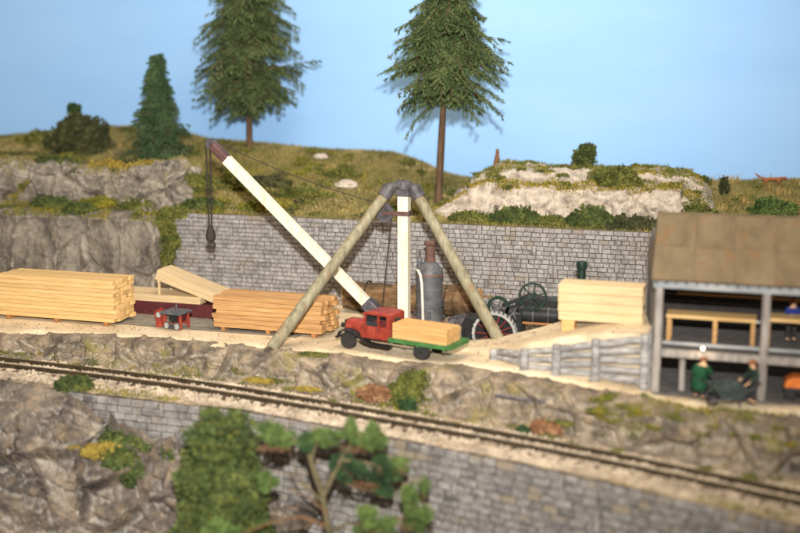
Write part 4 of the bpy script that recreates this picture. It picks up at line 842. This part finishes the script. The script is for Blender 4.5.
ltm = bpy.data.lights.new('work_lamp_light', 'POINT'); ltm.energy = 25; ltm.color = (1, .8, .55); ltm.shadow_soft_size = .14; lo = bpy.data.objects.new('work_lamp_light', ltm); COL.objects.link(lo); lo.location = (-1.55, YF - .5, 2.2)

# ------------------------------------------------------------------ trees
def surf(V, x, y):
    d = (V[..., 0] - x) ** 2 + (V[..., 1] - y) ** 2; i = np.argmin(d); return float(V[..., 2].ravel()[i])
def conifer(name, label, base, top, zc0, prof, nb, per, nlen, mat, seed, lean=(0, 0), r0=0.28, droop=0.5, extra=()):
    t = thing(name, label, 'tree', base); H = top; rg = np.random.default_rng(seed)
    ax = lambda z: np.array([lean[0] * z / H, lean[1] * z / H, z])
    MB().tube([tuple(ax(-.5)), tuple(ax(H * .3)), tuple(ax(H * .7)), tuple(ax(H * .97))], [r0 * 1.12, r0, r0 * .6, r0 * .12], 12, wob=.06, seed=seed).build('trunk', M['trunk'], t, True)
    pz = [p[0] for p in prof]; pr = [p[1] for p in prof]; W = []; twigs = MB()
    jobs = []
    for k in range(nb):
        z = zc0 + (H - zc0) * (rg.random() ** 0.9) ; a = rg.random() * 6.283; Lb = np.interp(z, pz, pr) * rg.uniform(.45, 1.15); jobs.append((z, a, Lb, droop * rg.uniform(.5, 1.4)))
    jobs += list(extra)
    for z, a, Lb, dr in jobs:
        o = ax(z); d = np.array([math.cos(a), math.sin(a), 0]); s = np.linspace(0, 1, 9)
        pts = o + d * (s * Lb)[:, None] + np.array([0, 0, 1]) * (Lb * (0.22 * s - dr * s * s))[:, None] + np.cumsum(rg.normal(0, .02, (9, 3)), 0)
        twigs.tube([tuple(q) for q in pts[::2]], [.05, .04, .03, .02, .012], 4, caps=False)
        side = np.array([-math.sin(a), math.cos(a), 0]); nt = int(per * (0.5 + Lb * .22)); 
        for q in range(nt):
            u = 0.12 + 0.88 * (q + rg.random()) / nt; f = u * 8; i = min(int(f), 7); p = pts[i] + (pts[i + 1] - pts[i]) * (f - i); tg = pts[i + 1] - pts[i]; tg = tg / np.linalg.norm(tg)
            sg = 1 if q % 2 else -1; tl = (0.25 + 0.30 * (1 - u) * Lb) * rg.uniform(.6, 1.2); td = tg * rg.uniform(.5, .9) + side * sg * rg.uniform(.3, 1.0) + np.array([0, 0, rg.uniform(-.65, .12)]); td /= np.linalg.norm(td)
            m = int(10 + 34 * tl); w_ = rg.random((m, 1)); P = p + td * w_ * tl; P[:, 2] -= (w_[:, 0] ** 2) * tl * .22
            rn = rg.normal(size=(m, 3)); rn -= td * (rn @ td)[:, None]; rn /= np.linalg.norm(rn, axis=1, keepdims=True)
            dirn = td + rn * rg.uniform(.4, 1.2, (m, 1)); dirn /= np.linalg.norm(dirn, axis=1, keepdims=True); sd = np.cross(dirn, rn); sd /= np.linalg.norm(sd, axis=1, keepdims=True) + 1e-6; ln = nlen * rg.uniform(.6, 1.3, (m, 1))
            W.append(np.stack([P - sd * ln * .12, P + sd * ln * .12, P + dirn * ln], 1))
    W = np.concatenate(W).reshape(-1, 3)
    npmesh('crown', W, np.arange(len(W)).reshape(-1, 3), mat, t)
    if twigs.v: twigs.build('branches', M['trunk'], t)
    return t
conifer('pine_tree', 'tall bushy conifer with bare brown trunk behind the crane mast', (-18.34, 66, surf(VH, -18.34, 66) - .1), 15.6, 6.3,
        [(5.6, .9), (6.4, 2.3), (7.2, 3.1), (8.8, 3.5), (10, 3.3), (11.6, 2.6), (13, 1.9), (15.6, .5)], 400, 13, .24, M['conifer'], 21, (.75, 0), .21, .5, [(6.3, 3.4, 2.4, 1.0), (7.0, 6.1, 3.9, .6), (8.4, 3.0, 3.9, .4)])
conifer('pine_tree', 'tall leaning conifer on the hill above the crane boom tip', (-33.4, 71, surf(VH, -33.4, 71) - .1), 14.0, 2.7,
        [(2.4, .6), (3.2, 2.2), (4.2, 3.3), (5.6, 3.5), (7.5, 3.1), (9.2, 3.4), (10.5, 2.8), (12.5, 1.3), (14, .2)], 390, 13, .24, M['conifer'], 22, (.25, 0), .21, .5, [(5.4, .05, 5.0, .06), (5.2, 3.2, 4.0, .1)])
conifer('fir_tree', 'small dense cone shaped fir on the hill at the left', (-39.0, 68.5, surf(VH, -39.0, 68.5) - .45), 7.4, .4,
        [(.2, 2.5), (.9, 2.5), (3, 1.75), (5, 1.0), (6.6, .55), (7.7, .35)], 460, 12, .19, M['conifer_blue'], 23, (.02, 0), .16, .35)

# ------------------------------------------------------------------ bushes on the hill and ledges
def bl(*q): return [((a, b, c), (r, s, h)) for a, b, c, r, s, h in q]
def hb(name, label, V, x, y, blobs, n, size, mat, seed, dz=0.0, **k): return bush(name, label, (x, y, surf(V, x, y) + dz), blobs, n, size, M[mat], seed, **k)
hb('bush', 'dark rounded bush on the hill at the far left', VH, -45.9, 69, bl((-.7, 0, .9, 1.7, 1.2, 1.15), (.9, 0, 1.15, 1.7, 1.2, 1.35), (.1, -.3, 1.9, 1.0, .8, .75)), 5200, .2, 'leaf_dark', 1)
hb('bush', 'small dark green tuft on top of the dark rounded bush', VH, -46.15, 69.2, bl((0, 0, 2.95, .45, .4, .4)), 500, .16, 'leaf_deep', 2, stem=False)
hb('bush', 'upright green bush standing on top of the pale rock', VO, -10.0, 70, bl((0, 0, .5, .65, .5, .6), (.25, 0, 1.0, .5, .4, .5)), 1500, .17, 'leaf_green', 3)
hb('bush', 'broad olive bush spilling over the pale rock ledge', VO, -7.3, 66.4, bl((0, -.2, .4, 1.2, .8, .8), (-1.0, .2, .6, .8, .7, .5), (.5, -.4, .2, .8, .6, .7)), 3200, .17, 'leaf_olive', 4)
for i, (x, y, a, h, lab, mt) in enumerate([(-15.6, 63.0, 1.0, .42, 'low dark bush at the foot of the pale rock, nearest the tall conifer', 'leaf_olive'),
        (-12.9, 63.05, 1.35, .65, 'dark green bush on the wall top below the sitting animal', 'leaf_green'),
        (-10.7, 63.0, .8, .35, 'small low bush on the wall top between two larger bushes', 'leaf_olive'),
        (-8.5, 63.05, 1.25, .8, 'tall dark green bush on the wall top before the pale rock', 'leaf_green'),
        (-6.1, 63.0, 1.3, .5, 'low dark bush on the wall top beside the shed roof', 'leaf_dark')]):
    bush('bush', lab, (x, y, 5.22), bl((0, 0, h * .6, a, .45, h), (a * .6, .05, h * .4, a * .6, .4, h * .65), (-a * .65, 0, h * .35, a * .6, .4, h * .6)), 1700, .15, M[mt], 30 + i)
hb('bush', 'olive bush behind the left end of the shed roof', VH, -2.9, 64.6, bl((0, 0, .5, .9, .6, .65), (.8, 0, .3, .6, .5, .45)), 1500, .16, 'leaf_olive', 41)
hb('bush', 'bright green bush on the grassy slope above the shed roof', VH, 1.2, 66, bl((0, 0, .45, 1.0, .6, .6), (.8, 0, .35, .7, .5, .45)), 1700, .17, 'leaf_bright', 42)
hb('bush', 'thin dark shrub on the skyline right of the pale rock', VH, -1.45, 70, bl((0, 0, .5, .3, .3, .6)), 420, .14, 'leaf_dark', 43)
# growth on the left cliff ledges
bush('creeper', 'green creeper hanging where the stone wall meets the rock cliff', (-34.9, 61.75, 2.0), bl((0, 0, .4, .55, .4, .7), (.25, 0, 1.5, .65, .4, .8), (-.1, .1, 2.6, .8, .45, .7), (.6, .2, 3.2, .9, .5, .4)), 3600, .16, M['leaf_olive'], 44, 'plant', stem=False)
for i, (V, x, y, a, h, lab, mt) in enumerate([(VL, -37.6, 63.1, 1.7, .55, 'olive bush on the cliff ledge below the small fir', 'leaf_olive'), (VL, -40.4, 63.1, 1.5, .5, 'yellow green bush on the cliff ledge left of the fir', 'moss'),
        (VL, -44.2, 63.1, 1.3, .5, 'green tuft on the ledge below the dark rounded bush', 'leaf_green'), (VL, -41.5, 62.2, .9, .4, 'green tuft growing in the notch of the rock cliff', 'leaf_green'),
        (VU, -45.6, 65.8, 1.7, .5, 'flat green bush directly under the dark rounded bush', 'leaf_green'), (VU, -41.2, 65.4, 1.5, .5, 'mustard flock clump on the upper rock ledge left of the fir', 'yellow_moss'),
        (VU, -38.0, 65.9, 1.5, .35, 'mustard flock clump at the foot of the small fir', 'yellow_moss'), (VU, -34.4, 64.3, 1.3, .6, 'dark olive bush right of the small fir', 'leaf_olive'),
        (VH, -32.4, 65.6, 1.2, .45, 'low olive bush on the slope behind the boom tip', 'leaf_olive'), (VH, -33.2, 63.2, 1.2, .5, 'green bush on the wall top by the hook cable', 'leaf_green'),
        (VH, -30.2, 66.4, 1.6, .45, 'dark green patch of scrub behind the upper boom', 'leaf_dark'), (VH, -27.0, 65.0, 1.7, .4, 'scrub patch on the slope in front of the boom cable', 'leaf_olive'),
        (VH, -29.0, 63.4, 1.4, .35, 'low scrub on the wall top right of the boom', 'moss'), (VH, -20.4, 63.5, 1.0, .4, 'low scrub on the wall top behind the mast head', 'leaf_olive'),
        (VH, -25.4, 68.2, 1.0, .3, 'small scrub patch high on the slope behind the crane', 'leaf_olive'), (VH, -50, 70.5, 1.0, .6, 'olive bush on the skyline at the left picture edge', 'leaf_olive')]):
    hb('shrub', lab, V, x, y, bl((0, 0, h * .5, a, .5, h), (a * .7, .1, h * .3, a * .6, .45, h * .7), (-a * .6, -.1, h * .3, a * .6, .45, h * .6)), 1700, .15, mt, 50 + i, cat='shrub')
for i, (x, y, s, lab) in enumerate([(-28.0, 70.8, .35, 'small grey boulder on the skyline behind the boom cable'), (-24.6, 66.6, .5, 'pale stone on the slope behind the crane head'), (-30.6, 66.8, .22, 'tiny white stone on the slope behind the boom')]):
    bm = bmesh.new(); bmesh.ops.create_icosphere(bm, subdivisions=3, radius=1)
    d = np.array([v.co for v in bm.verts]); f = [tuple(v.index for v in q.verts) for q in bm.faces]; bm.free(); d = d * (1 + .35 * fbm(d, 1.6, 4, i + 3, True))[:, None] * np.array([s * 1.3, s * .8, s * .6])
    o = npmesh('boulder', d, f, M['rock_pale']); o.location = (x, y, surf(VH, x, y) + s * .3); tag(o, lab, 'boulder')

# ------------------------------------------------------------------ plants along the track and the foreground
hb('bush', 'grey green bush at the foot of the rock face behind the track', VF, -15.1, 48.95, bl((0, .2, .55, .8, .5, .75), (.3, .45, 1.15, .75, .45, .55), (-.25, 0, .25, .6, .4, .4)), 2300, .14, 'leaf_olive', 80, dz=-.1)
hb('bush', 'deep green tuft at the base of the grey green bush', VF, -15.0, 48.6, bl((0, 0, .25, .5, .3, .35)), 500, .12, 'leaf_deep', 81, stem=False)
hb('dead_growth', 'russet clump of dead growth beside the grey green bush', VF, -16.75, 48.95, bl((0, 0, .35, .75, .4, .42), (.35, 0, .4, .4, .35, .35)), 1000, .15, 'rust_leaf', 82, cat='plant', stem=False)
hb('bush', 'small russet bush on the rock face below the crib wall', VF, -8.4, 47.3, bl((0, 0, .3, .35, .3, .35), (.65, 0, .28, .4, .3, .3)), 700, .12, 'rust_leaf', 83, stem=False)
hb('bush', 'small green tuft left of the russet bush below the crib wall', VF, -9.1, 47.3, bl((0, 0, .12, .35, .25, .2)), 260, .1, 'leaf_deep', 84, stem=False)
for i, (x, y, lab) in enumerate([(-20.4, 49.3, 'yellow moss pad beside the track below the left crane leg'), (-23.2, 49.5, 'small yellow moss pad left of the other pad by the track'), (-20.6, 50.55, 'green weed patch at the yard edge right of the left crane leg'), (-5.6, 47.2, 'moss patch on the rock face below the shed corner'), (-7.3, 47.6, 'green moss strip running down the rock face below the crib wall')]):
    hb('moss_pad', lab, VF, x, y, bl((0, 0, .04, .75, .28, .13), (.5, .05, .03, .5, .22, .1)), 700, .09, 'yellow_moss' if i < 2 else 'leaf_olive', 90 + i, cat='moss', stem=False)
t = thing('iron_pipe', 'thin dark pipe lying along the rock face below the crib wall', 'pipe', (-10.7, 48.55, -.75)); MB().tube([(0, 0, 0), (1.1, -.12, -.06), (2.4, -.2, -.05)], .07, 8).build('pipe_run', M['iron'], t, True)

hb('bush', 'green tuft on the bank left of the foreground wall end', VB, -31.0, 45.6, bl((0, 0, .25, .8, .45, .4), (-.6, -.1, .15, .6, .4, .3)), 1100, .15, 'leaf_green', 100)
hb('bush', 'green bush on the rock below the end of the foreground wall', VR, -28.3, 44.4, bl((0, 0, .2, 1.1, .6, .45), (1.3, 0, -.1, 1.1, .6, .5), (2.2, .1, -.4, .8, .5, .6)), 2400, .17, 'leaf_green', 101)
hb('bush', 'dark green bush under the yellow moss ledge in the foreground', VR, -27.1, 43.1, bl((0, -.2, .0, .9, .5, .6), (.5, -.3, -.5, .7, .5, .6)), 1700, .17, 'leaf_green', 102)
hb('moss_ledge', 'yellow moss covered ledge on the foreground rocks at the left', VR, -28.7, 43.2, bl((0, -.2, .15, 1.2, .55, .28), (.8, -.1, .3, .7, .45, .22)), 2600, .1, 'yellow_moss', 103, cat='moss', stem=False)
bush('bush', 'large leafy green bush in the blurred foreground', (-21.0, 41.0, -9.2), lumps(bl((.1, 0, 7.7, 1.6, 1.1, 1.2), (0, 0, 6.4, 2.1, 1.3, 1.6), (.3, 0, 5.6, 2.2, 1.3, 1.6), (-.6, 0, 4.9, 1.9, 1.4, 1.5), (.7, .1, 5.0, 1.6, 1.3, 1.5), (0, -.2, 3.3, 2.3, 1.6, 1.8), (-1.1, -.2, 2.6, 1.5, 1.3, 1.6), (0, 0, 1.2, 2.0, 1.5, 1.5)), 16, 5, (.25, .45)), 56000, .17, M['leaf_green'], 104, cores=False, fill=.85)
bush('bush', 'pale green bush at the bottom of the picture before the large bush', (-20.2, 39.2, -9.2), bl((0, 0, 4.0, .85, .6, .75), (.2, 0, 3.2, .7, .6, .8)), 2200, .2, M['leaf_bright'], 105)
t = thing('foreground_tree', 'blurred broadleaf tree with foam leaf pads before the foreground wall', 'tree', (-15.9, 40.5, -9.2)); B = Vector((-15.9, 40.5, -9.2))
tk = [((0, 0, 0), .2), ((.05, 0, 2.5), .17), ((.05, 0, 4.4), .15), ((-.3, .15, 6.0), .12)]
MB().tube([p for p, _ in tk], [r for _, r in tk], 10, wob=.08).build('trunk', M['twig'], t, True)
def br(pts, r0, r1, mat='twig'):
    pts = [Vector(p) - B for p in pts]; n = len(pts); MB().tube(pts, [r0 + (r1 - r0) * i / (n - 1) for i in range(n)], 8, wob=.1).build('branch', M[mat], t, True)
br([(-16.2, 40.65, -3.2), (-16.6, 40.7, -2.2), (-16.9, 40.8, -1.4), (-17.4, 40.7, -1.0), (-18.0, 40.5, -.95)], .14, .05)
br([(-16.7, 40.7, -2.0), (-16.6, 40.9, -1.4), (-16.35, 41.0, -1.05)], .09, .04)
br([(-16.15, 40.6, -3.3), (-15.7, 40.9, -2.3), (-15.4, 41.1, -1.6), (-15.0, 41.4, -1.1)], .15, .06)
br([(-15.5, 41.0, -1.8), (-14.9, 41.2, -1.9), (-14.2, 41.4, -2.0), (-13.7, 41.5, -2.3)], .10, .04)
br([(-15.85, 40.5, -4.6), (-17.0, 40.3, -4.2), (-18.2, 40.1, -4.5), (-19.6, 39.9, -5.2)], .10, .03, 'brown_twig')
br([(-15.85, 40.5, -4.8), (-15.0, 40.4, -4.3), (-14.2, 40.3, -4.2)], .10, .04); br([(-14.4, 40.3, -4.25), (-13.2, 40.5, -3.9), (-12.3, 40.8, -3.8)], .06, .03, 'brown_twig')
br([(-15.9, 40.5, -4.0), (-16.6, 40.4, -3.4), (-17.6, 40.3, -3.0)], .06, .02, 'brown_twig')
br([(-16.05, 40.55, -3.6), (-16.9, 40.5, -2.9), (-17.3, 40.4, -2.2), (-17.5, 40.4, -1.5)], .07, .02); br([(-15.6, 40.9, -2.5), (-15.0, 41.0, -2.9), (-14.3, 41.2, -3.1), (-13.8, 41.4, -3.0)], .06, .02, 'brown_twig')
br([(-15.9, 40.5, -5.4), (-16.8, 40.2, -5.2), (-18.2, 39.9, -5.6), (-19.2, 39.8, -5.7)], .07, .02); br([(-15.3, 41.15, -1.5), (-15.7, 41.1, -1.1), (-16.0, 41.0, -.9)], .05, .02)
pads = [((-18.05, 40.5, -.85), (.85, .6, .5), 'leaf_bright'), ((-16.9, 40.8, -1.05), (.45, .4, .4), 'leaf_deep'), ((-16.1, 41.0, -.85), (.75, .5, .4), 'leaf_bright'), ((-14.75, 41.5, -.6), (.85, .6, .6), 'leaf_bright'), ((-14.2, 41.5, -1.0), (.6, .5, .35), 'leaf_bright'),
        ((-15.35, 41.1, -2.1), (.75, .5, .6), 'leaf_deep'), ((-14.0, 41.5, -2.2), (.75, .5, .55), 'leaf_deep'), ((-13.1, 41.5, -2.0), (.5, .4, .35), 'leaf_bright'), ((-13.75, 41.5, -2.9), (.5, .4, .5), 'leaf_deep'), ((-12.1, 40.9, -3.3), (.72, .55, .95), 'leaf_bright'), ((-14.0, 40.2, -4.1), (.95, .6, .6), 'leaf_bright'), ((-18.6, 40.4, -2.9), (.5, .4, .35), 'leaf_bright')]
for i, (c, r, mt) in enumerate(pads):
    b = lumps([(tuple(Vector(c) - B), (r[0] * 1.05, r[1], r[2] * 1.05))], 15, 300 + i, (.22, .42)); rq = random.Random(i)
    W = leaf_pts(b, 2300, .10, 120 + i, .85); npmesh('leaf_pad', W, np.arange(len(W)).reshape(-1, 4), M[mt], t)
    tw = MB()
    for q in range(7):
        e = Vector(b[rq.randrange(len(b))][0]); s0 = Vector(c) - B + Vector((rq.uniform(-.2, .2), 0, -r[2] * .9)); tw.tube([s0, s0.lerp(e, .5) + Vector((rq.uniform(-.12, .12), rq.uniform(-.1, .1), .05)), e], [.035, .022, .01], 5)
    tw.build('twigs', M['brown_twig'], t)
    if i in (0, 3, 4, 6, 9):
        W = leaf_pts([((b[0][0][0] + .1, b[0][0][1], b[0][0][2] - r[2] * .85), (r[0] * .8, r[1] * .7, r[2] * .18))], 140, .10, 140 + i, .6); npmesh('twig_fringe', W, np.arange(len(W)).reshape(-1, 4), M['brown_twig'], t)

# ------------------------------------------------------------------ figures
def skin_obj(name, verts, edges, radii, mat, parent, root=0, sub=2):
    me = bpy.data.meshes.new(name); me.from_pydata([tuple(v) for v in verts], edges, []); o = bpy.data.objects.new(name, me); COL.objects.link(o)
    sk = o.modifiers.new('skin', 'SKIN'); sk.use_smooth_shade = True
    lay = me.skin_vertices[0] if me.skin_vertices else None
    if lay is None:
        bm = bmesh.new(); bm.from_mesh(me); bm.verts.layers.skin.verify(); bm.to_mesh(me); bm.free(); lay = me.skin_vertices[0]
    for i, r in enumerate(radii): lay.data[i].radius = r if isinstance(r, tuple) else (r, r); lay.data[i].use_root = (i == root)
    sb = o.modifiers.new('subdivision', 'SUBSURF'); sb.levels = sub; sb.render_levels = sub
    me.materials.append(mat)
    if parent: o.parent = parent
    return o
def person(label, loc, rz, arms, top, hatm, lean=.0, coat_long=False, legs=True, sc=1.08, wide=1.15):
    # faces local -Y; arms = ((elbow, hand) right, (elbow, hand) left)
    t = thing('person', label, 'person', loc, rz); ln = lean; t.scale = (sc * wide, sc * wide, sc)
    pel, ch, nk, hd, tp = (0, 0, .95), (0, -ln * .6, 1.3), (0, -ln, 1.48), (0, -ln - .03, 1.60), (0, -ln - .03, 1.74)
    V = [pel, (0, -ln * .3, 1.1), ch, nk, hd, tp, (0, -ln - .14, 1.6)]; E = [(0, 1), (1, 2), (2, 3), (3, 4), (4, 5), (4, 6)]; Rr = [.13, .12, .15, .06, .105, .07, .03]
    for s, (el, ha) in zip((-1, 1), arms):
        i = len(V); el, ha = Vector(el), Vector(ha); V += [(s * .18, -ln * .8, 1.40), tuple(el), tuple(ha)]; E += [(2, i), (i, i + 1), (i + 1, i + 2)]; Rr += [.07, .05, .036]
        d = (ha - el).normalized(); sd = d.cross(Vector((0, 0, 1))); sd = sd.normalized() if sd.length > .1 else Vector((1, 0, 0))
        for k, l in enumerate((.085, .1, .105, .098)):
            j = len(V); p0 = ha + d * .05 + sd * (k - 1.5) * .022; V += [tuple(p0), tuple(p0 + d * l * .6), tuple(p0 + d * l * .8 - Vector((0, 0, .04)))]; E += [(i + 2, j), (j, j + 1), (j + 1, j + 2)]; Rr += [.013, .011, .009]
        j = len(V); p0 = ha + sd * s * -.04; V += [tuple(p0), tuple(p0 + d * .06 + sd * s * -.03)]; E += [(i + 2, j), (j, j + 1)]; Rr += [.014, .011]
    for s in (-1, 1):
        i = len(V); V += [(s * .1, 0, .88), (s * .11, -.02, .5), (s * .12, .02, .1), (s * .13, -.16, .045)]; E += [(0, i), (i, i + 1), (i + 1, i + 2), (i + 2, i + 3)]; Rr += [.1, .07, .05, .045]
    skin_obj('body', V, E, Rr, M['skin'], t)
    Vj = [pel, (0, -ln * .3, 1.1), ch, (0, -ln * .85, 1.42)]; Ej = [(0, 1), (1, 2), (2, 3)]; Rj = [(.18, .16), (.17, .145), (.2, .16), .1]
    if coat_long: Vj += [(0, 0.02, .62), (0, 0.03, .3)]; Ej += [(0, 4), (4, 5)]; Rj += [(.26, .22), (.28, .24)]; Rj[0] = (.24, .2); Rj[1] = (.24, .2); Rj[2] = (.28, .22)
    for s, (el, ha) in zip((-1, 1), arms):
        i = len(Vj); el, ha = Vector(el), Vector(ha); Vj += [(s * .19, -ln * .8, 1.40), tuple(el), tuple(el.lerp(ha, .9))]; Ej += [(2, i), (i, i + 1), (i + 1, i + 2)]; Rj += [.095, .075, .055]
    skin_obj('jacket', Vj, Ej, Rj, top, t)
    Vt = [(0, 0, .93)]; Et = []; Rt = [.155]
    for s in (-1, 1):
        i = len(Vt); Vt += [(s * .1, 0, .84), (s * .11, -.02, .5), (s * .12, .02, .13)]; Et += [(0, i), (i, i + 1), (i + 1, i + 2)]; Rt += [.12, .09, .075]
    skin_obj('trousers', Vt, Et, Rt, M['darkcloth'], t)
    for s in (-1, 1): MB().lathe((0, 0, 0), [(.03, 0), (.075, .01), (.07, .07), (.03, .09)], 12).build('shoe', M['black'], t, True).matrix_local = Matrix.Translation((s * .125, -.07, 0)) @ Matrix.Diagonal((1, 1.9, 1, 1))
    h = MB().lathe((0, -ln - .02, 1.665), [(.115, 0), (.12, .03), (.1, .1), (.05, .135)], 16)
    if hatm == M['hat']: h.lathe((0, -ln - .03, 1.66), [(.19, 0), (.19, .018), (.1, .03)], 18)
    h.build('hat' if hatm == M['hat'] else 'hair', hatm, t, True)
    for s in (-1, 1): MB().lathe((s * .04, -ln - .128, 1.615), [(.004, -.012), (.013, 0), (.004, .012)], 8).build('eye', M['black'], t)
    return t
person('person in a long green coat, seen from behind under the shed floor', (-1.62, 48.25, 0.0), R(150), (((-.30, -.12, 1.15), (-.12, -.30, 1.05)), ((.30, -.12, 1.15), (.12, -.30, 1.10))), M['coat'], M['hair'], .14, True, sc=1.0, wide=1.5)
person('person in a dark jacket and brown hat pushing the dark wheelbarrow', (.62, 48.12, 0.0), R(-62), (((-.34, -.05, 1.12), (-.27, -.36, .92)), ((.34, -.05, 1.12), (.27, -.36, .92))), M['jacket'], M['hat'], .06)
person('person in a blue jacket on the upper shed floor', (2.12, 51.75, 1.995), R(20), (((-.28, -.1, 1.15), (-.18, -.36, 1.2)), ((.28, -.1, 1.15), (.18, -.36, 1.2))), M['bluecloth'], M['hat'], .08)
# wheelbarrow, heading to the lower left
t = thing('wheelbarrow', 'dark grey wheelbarrow in front of the open shed', 'wheelbarrow', (-.1, 47.62, 0), R(-66)); t.scale = (1.1, 1.0, .92)
tub = MB(); lo_ = [(-.42, .15), (.42, .15), (.34, -.75), (-.34, -.75)]; hi_ = [(-.62, .3), (.62, .3), (.55, -1.15), (-.55, -1.15)]
vs_ = [(x, y, .42) for x, y in lo_] + [(x, y, .92 + (.12 if y < 0 else 0)) for x, y in hi_] + [(x * .92, y * .92, .46) for x, y in lo_] + [(x * .93, y * .93, .91 + (.12 if y < 0 else 0)) for x, y in hi_]
tub.add(vs_, [(3, 2, 1, 0)] + [(i, (i + 1) % 4, 4 + (i + 1) % 4, 4 + i) for i in range(4)] + [(8, 9, 10, 11)] + [(8 + i, 12 + i, 12 + (i + 1) % 4, 8 + (i + 1) % 4) for i in range(4)] + [(4 + i, 4 + (i + 1) % 4, 12 + (i + 1) % 4, 12 + i) for i in range(4)])
tub.build('tub', M['barrow'], t)
ld = leaf_pts([((0, -.4, .95), (.5, .6, .28))], 900, .16, 9, .5); V2, F2 = core([((0, -.4, .93), (.5, .6, .25))], .9, 3); Q = np.arange(len(ld)).reshape(-1, 4)
tag(npmesh('rubble_load', np.concatenate([ld, V2]), np.concatenate([Q[:, [0, 1, 2]], Q[:, [0, 2, 3]], F2 + len(ld)]), M['barrow']), 'heap of dark spoil loaded in the wheelbarrow', 'spoil').matrix_world = Matrix.Translation((-.1, 47.62, 0)) @ Matrix.Rotation(R(-66), 4, 'Z') @ Matrix.Diagonal((1.1, 1.0, .85, 1))
wb = MB().band((0, 0, 0), .2, .27, .1, 20).build('wheel', M['rubber'], t); wb.matrix_local = Matrix.Translation((0, -1.0, .27)) @ Matrix.Rotation(R(90), 4, 'Z')
s = MB()
for k in range(3): a = k * math.pi / 3; s.beam((-math.cos(a) * .2, 0, -math.sin(a) * .2), (math.cos(a) * .2, 0, math.sin(a) * .2), .05, .04, (0, 1, 0))
s.build('spokes', M['iron'], wb)
for sg in (-1, 1):
    MB().tube([(sg * .1, -1.05, .3), (sg * .36, -.3, .4), (sg * .30, .62, .86)], .035, 8).build('handle', M['iron'], t); MB().beam((sg * .36, -.05, .44), (sg * .4, .05, .0), .05, .05, (0, 1, 0)).build('leg', M['iron'], t)
# orange machine at the right edge
t = thing('orange_barrow', 'orange hooded machine on the shed floor at the right edge', 'machine', (2.55, 49.3, 0.05))
MB().prism([(-.7, .55), (-.62, .85), (-.35, 1.02), (.7, 1.05), (.8, .55)], -.45, .45).build('hood', M['orange'], t, bevel=0.06); MB().bb(-.68, .8, -.4, .4, .25, .55).build('base', M['black'], t, bevel=0.03)
for x in (-.45, .5):
    for y in (-.42, .42): MB().cyl((x, y - .05, .25), (x, y + .05, .25), .25, .25, 16).build('wheel', M['rubber'], t)
# animals on the skyline
def animal(label, loc, rz, V, E, Rr, mat, s):
    t = thing('fox' if mat is M['fox'] else 'dog', label, 'animal', loc, rz); o = skin_obj('body', [Vector(v) * s for v in V], E, [r * s for r in Rr], mat, t); return t
animal('small brown animal sitting upright on top of the pale rock', (-15.55, 70, surf(VO, -15.55, 70)), R(30),
       [(0, .05, .16), (0, .0, .4), (0, -.06, .62), (0, -.08, .78), (0, -.1, .9), (0, -.24, .86), (-.06, -.07, 1.02), (.06, -.07, 1.02), (-.08, -.12, .35), (-.08, -.14, .03), (.08, -.12, .35), (.08, -.14, .03), (-.13, -.02, .14), (-.13, -.18, .05), (.13, -.02, .14), (.13, -.18, .05), (0, .22, .06), (.15, .3, .06)],
       [(0, 1), (1, 2), (2, 3), (3, 4), (4, 5), (4, 6), (4, 7), (2, 8), (8, 9), (2, 10), (10, 11), (0, 12), (12, 13), (0, 14), (14, 15), (0, 16), (16, 17)], [.17, .15, .13, .09, .1, .04, .025, .025, .05, .04, .05, .04, .08, .04, .08, .04, .05, .03], M['brownfur'], 1.25)
animal('rusty orange fox running along the skyline above the shed', (1.35, 71.6, surf(VH, 1.35, 71.6) + .02), R(90),
       [(0, 0, .5), (0, .45, .5), (0, -.45, .52), (0, -.65, .62), (0, -.85, .6), (0, -1.02, .55), (-.05, -.8, .74), (.05, -.8, .74), (-.09, -.45, .3), (-.09, -.6, .03), (.09, -.42, .3), (.09, -.35, .03), (-.09, .5, .36), (-.09, .42, .2), (-.09, .5, .03), (.09, .52, .36), (.09, .6, .2), (.09, .66, .03), (0, .75, .55), (0, 1.05, .72), (0, 1.3, .92)],
       [(0, 1), (0, 2), (2, 3), (3, 4), (4, 5), (4, 6), (4, 7), (2, 8), (8, 9), (2, 10), (10, 11), (1, 12), (12, 13), (13, 14), (1, 15), (15, 16), (16, 17), (1, 18), (18, 19), (19, 20)], [.14, .14, .15, .1, .1, .04, .025, .025, .06, .03, .06, .03, .08, .045, .03, .08, .045, .03, .05, .08, .03], M['fox'], .82)
